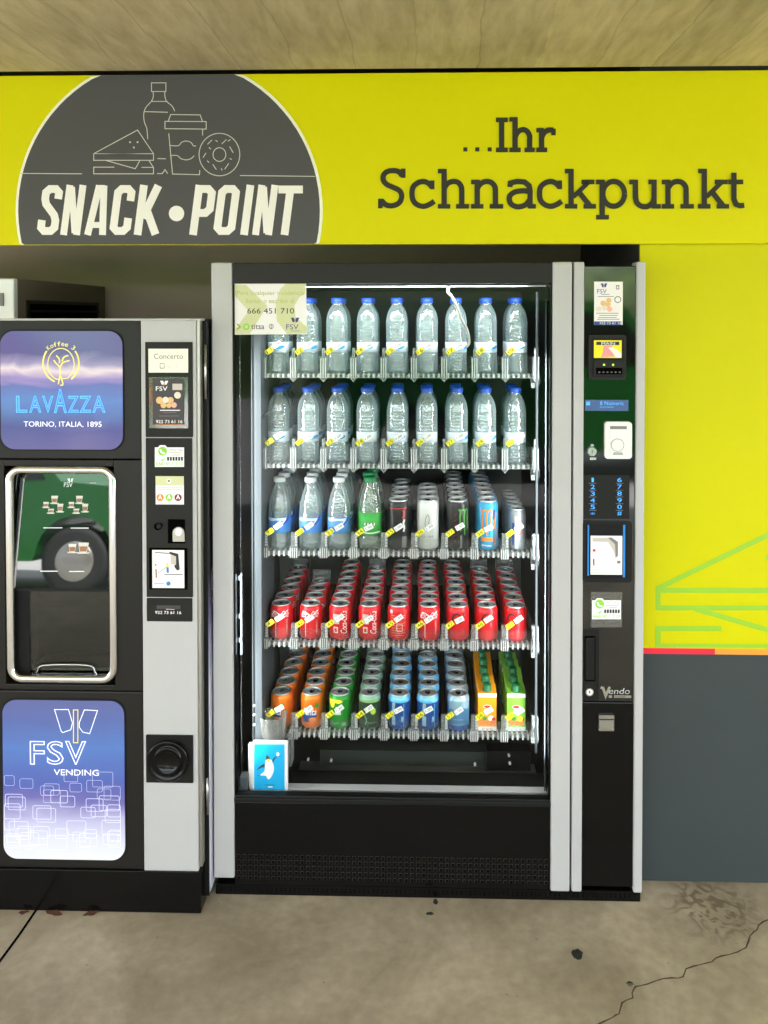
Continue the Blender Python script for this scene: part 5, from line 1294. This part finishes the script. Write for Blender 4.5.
def leaf(u, v, L, wd, ang, label, seed):
    x, y = WF(u, v); rn = random.Random(seed); mb = MB(); n = 7; top = []; 
    mb.T = Matrix.Translation((x, y, .001)) @ Matrix.Rotation(R(ang), 4, 'Z')
    V_ = []
    for i in range(n):
        t = i/(n-1); w = wd*math.sin(PI*min(max(t,.03),.97))*rn.uniform(.8,1.2); z = .003+.006*math.sin(t*5+seed)**2
        z *= .5; V_ += [(-L/2+L*t, -w/2, z), (-L/2+L*t, 0, z*.4), (-L/2+L*t, w/2, z)]
    F2 = []
    for i in range(n-1): F2 += [(3*i,3*i+3,3*i+4,3*i+1), (3*i+1,3*i+4,3*i+5,3*i+2)]
    mb.add(V_, F2, 'leaf_brown', True); tag(mb.build('dry_leaf'), label, 'leaf', lg)
leaf(24, 913.5, .03, .016, 10, 'small dry brown leaf at the coffee machine base, left of the floor joint', 1)
leaf(54, 914, .055, .022, -12, 'long dry brown leaf by the coffee machine base, right of the floor joint', 2)
leaf(91, 914.5, .045, .02, 20, 'dry brown leaf by the coffee machine base, nearest its middle', 3)

# ================================================================ WHAT THE GLASS MIRRORS: a green car beyond the canopy, plus an added second car and hedge
def parked_car(ox, oy, label):
    car = thing('parked_car', label, 'car', (ox, oy, 0), 'green cars mirrored in the glass')
    mb = MB()
    prof = [(-2.2,.42),(-2.2,.95),(-2.1,1.12),(-1.15,1.2),(-.65,1.78),(-.4,1.86),(1.75,1.86),(2.05,1.75),(2.2,1.1),(2.22,.42),(1.85,.42)]
    def wheel_arch(c): return [(c+.42*math.cos(R(a)), .42+.42*math.sin(R(a))) for a in range(0, 181, 15)]
    prof += wheel_arch(1.4)+[(.95,.36),(-.9,.36)]+wheel_arch(-1.35)
    prof = [(ox-a, b) for a, b in prof]
    mb.poly(prof, oy-.85, 'car_green', oy+.85); mb.build('body', car, bevel=.04)
    mb = MB()
    for pts in ([(-.98,1.22),(-.58,1.72),(-.1,1.76),(-.1,1.22)],[(-.02,1.22),(-.02,1.76),(.85,1.76),(.85,1.22)],[(.93,1.22),(.93,1.76),(1.7,1.74),(1.95,1.22)]):
        mb.poly([(ox-a, b) for a, b in pts], oy+.86, 'car_glass', oy+.84); mb.poly([(ox-a, b) for a, b in pts], oy-.86, 'car_glass', oy-.84)
    mb.build('window', car)
    for wx in (-1.35, 1.4):
        for wy in (oy+.72, oy-.72):
            mb = MB(); mb.T = Matrix.Translation((ox-wx, wy, .36)) @ Matrix.Rotation(R(90), 4, 'X')
            mb.lathe([(0,-.1),(.2,-.1),(.3,-.11),(.36,-.09),(.36,.09),(.3,.11),(.2,.1),(0,.1)], 0, 0, 0, 'rubber', 32)
            mb.lathe([(0,-.13),(.06,-.13),(.19,-.115),(.21,-.1)], 0, 0, 0, 'dull_steel', 24); mb.lathe([(.21,.1),(.19,.115),(.06,.13),(0,.13)], 0, 0, 0, 'dull_steel', 24); mb.build('wheel', car)
    mb = MB(); mb.box(ox+2.0, ox+2.28, oy-.84, oy+.84, .4, .66, 'car_white'); mb.box(ox-2.3, ox-2.05, oy-.84, oy+.84, .4, .62, 'car_white'); mb.build('bumper', car, bevel=.03)
    mb = MB(); mb.box(ox+1.98, ox+2.2, oy+.60, oy+.87, .78, .92, 'amber'); mb.build('lamp', car, bevel=.01)
parked_car(-5.1, -7.3, 'green car parked behind the camera, mirrored in the coffee machine window')
parked_car(1.35, -6.5, 'second green car added behind the camera, mirrored in the drinks machine control panel')  # added so the control panel mirrors green as well
# hedge bank far behind, added so the glass has something dark to mirror
mb = MB(); rn = random.Random(8); nx = 40; v = []
for i in range(nx+1):
    x = -20+i; h = 3.2+rn.uniform(-.5,.7)
    v += [(x, -14, 0), (x, -14.1+rn.uniform(-.3,.3), h*.7), (x, -15, h), (x, -16.5, 0)]
mb.add(v, [(4*i+k, 4*i+k+1, 4*i+k+5, 4*i+k+4) for i in range(nx) for k in range(3)], 'hedge', True)
hd = mb.build('hedge'); tag(hd, 'added dark green hedge bank behind the camera, for the glass to mirror', 'hedge'); 

# ================================================================ LIGHT
w = bpy.data.worlds.new('world'); bpy.context.scene.world = w; w.use_nodes = True
nt = w.node_tree; bg = nt.nodes['Background']
bg.inputs[0].default_value = (.90, .95, 1.06, 1); bg.inputs[1].default_value = 3.5
def light(name, kind, loc, e, **k):
    d = bpy.data.lights.new(name, kind); d.energy = e
    o = bpy.data.objects.new(name, d); COL.objects.link(o); o.location = loc
    for a, b in k.items(): setattr(d, a, b)
    return o
s = light('sun', 'SUN', (0,0,8), 28.0, angle=R(1.5), color=(1,.97,.95)); s.rotation_euler = Vector((.55,.42,1.0)).to_track_quat('Z','Y').to_euler()
# the machine's own lamps: one tube over the window, one down each side of the cavity
t = light('cavity_lamp', 'AREA', ((xa+xb)/2, .045, zg1-.012), 1.2, shape='RECTANGLE', size=.8, size_y=.02, color=(.96,1,1)); t.rotation_euler = (R(38), 0, 0)
for x, a in ((xa+.012, -1), (xb-.012, 1)):
    t = light('side_lamp', 'AREA', (x, .014, (zg0+zg1)/2-.05), 1.9, shape='RECTANGLE', size=.02, size_y=1.2, color=(.96,1,1)); t.rotation_euler = (R(90), 0, R(50*a))

sc = bpy.context.scene
sc.view_settings.view_transform = 'Standard'; sc.view_settings.look = 'None'; sc.view_settings.gamma = 1; sc.view_settings.use_curve_mapping = False
sc.view_settings.exposure = 1.0
sc.cycles.transparent_max_bounces = 40; sc.cycles.max_bounces = 8; sc.cycles.diffuse_bounces = 4; sc.cycles.glossy_bounces = 4
sc.cycles.sample_clamp_indirect = 6; sc.cycles.caustics_reflective = False; sc.cycles.caustics_refractive = False
sc.cycles.use_denoising = True
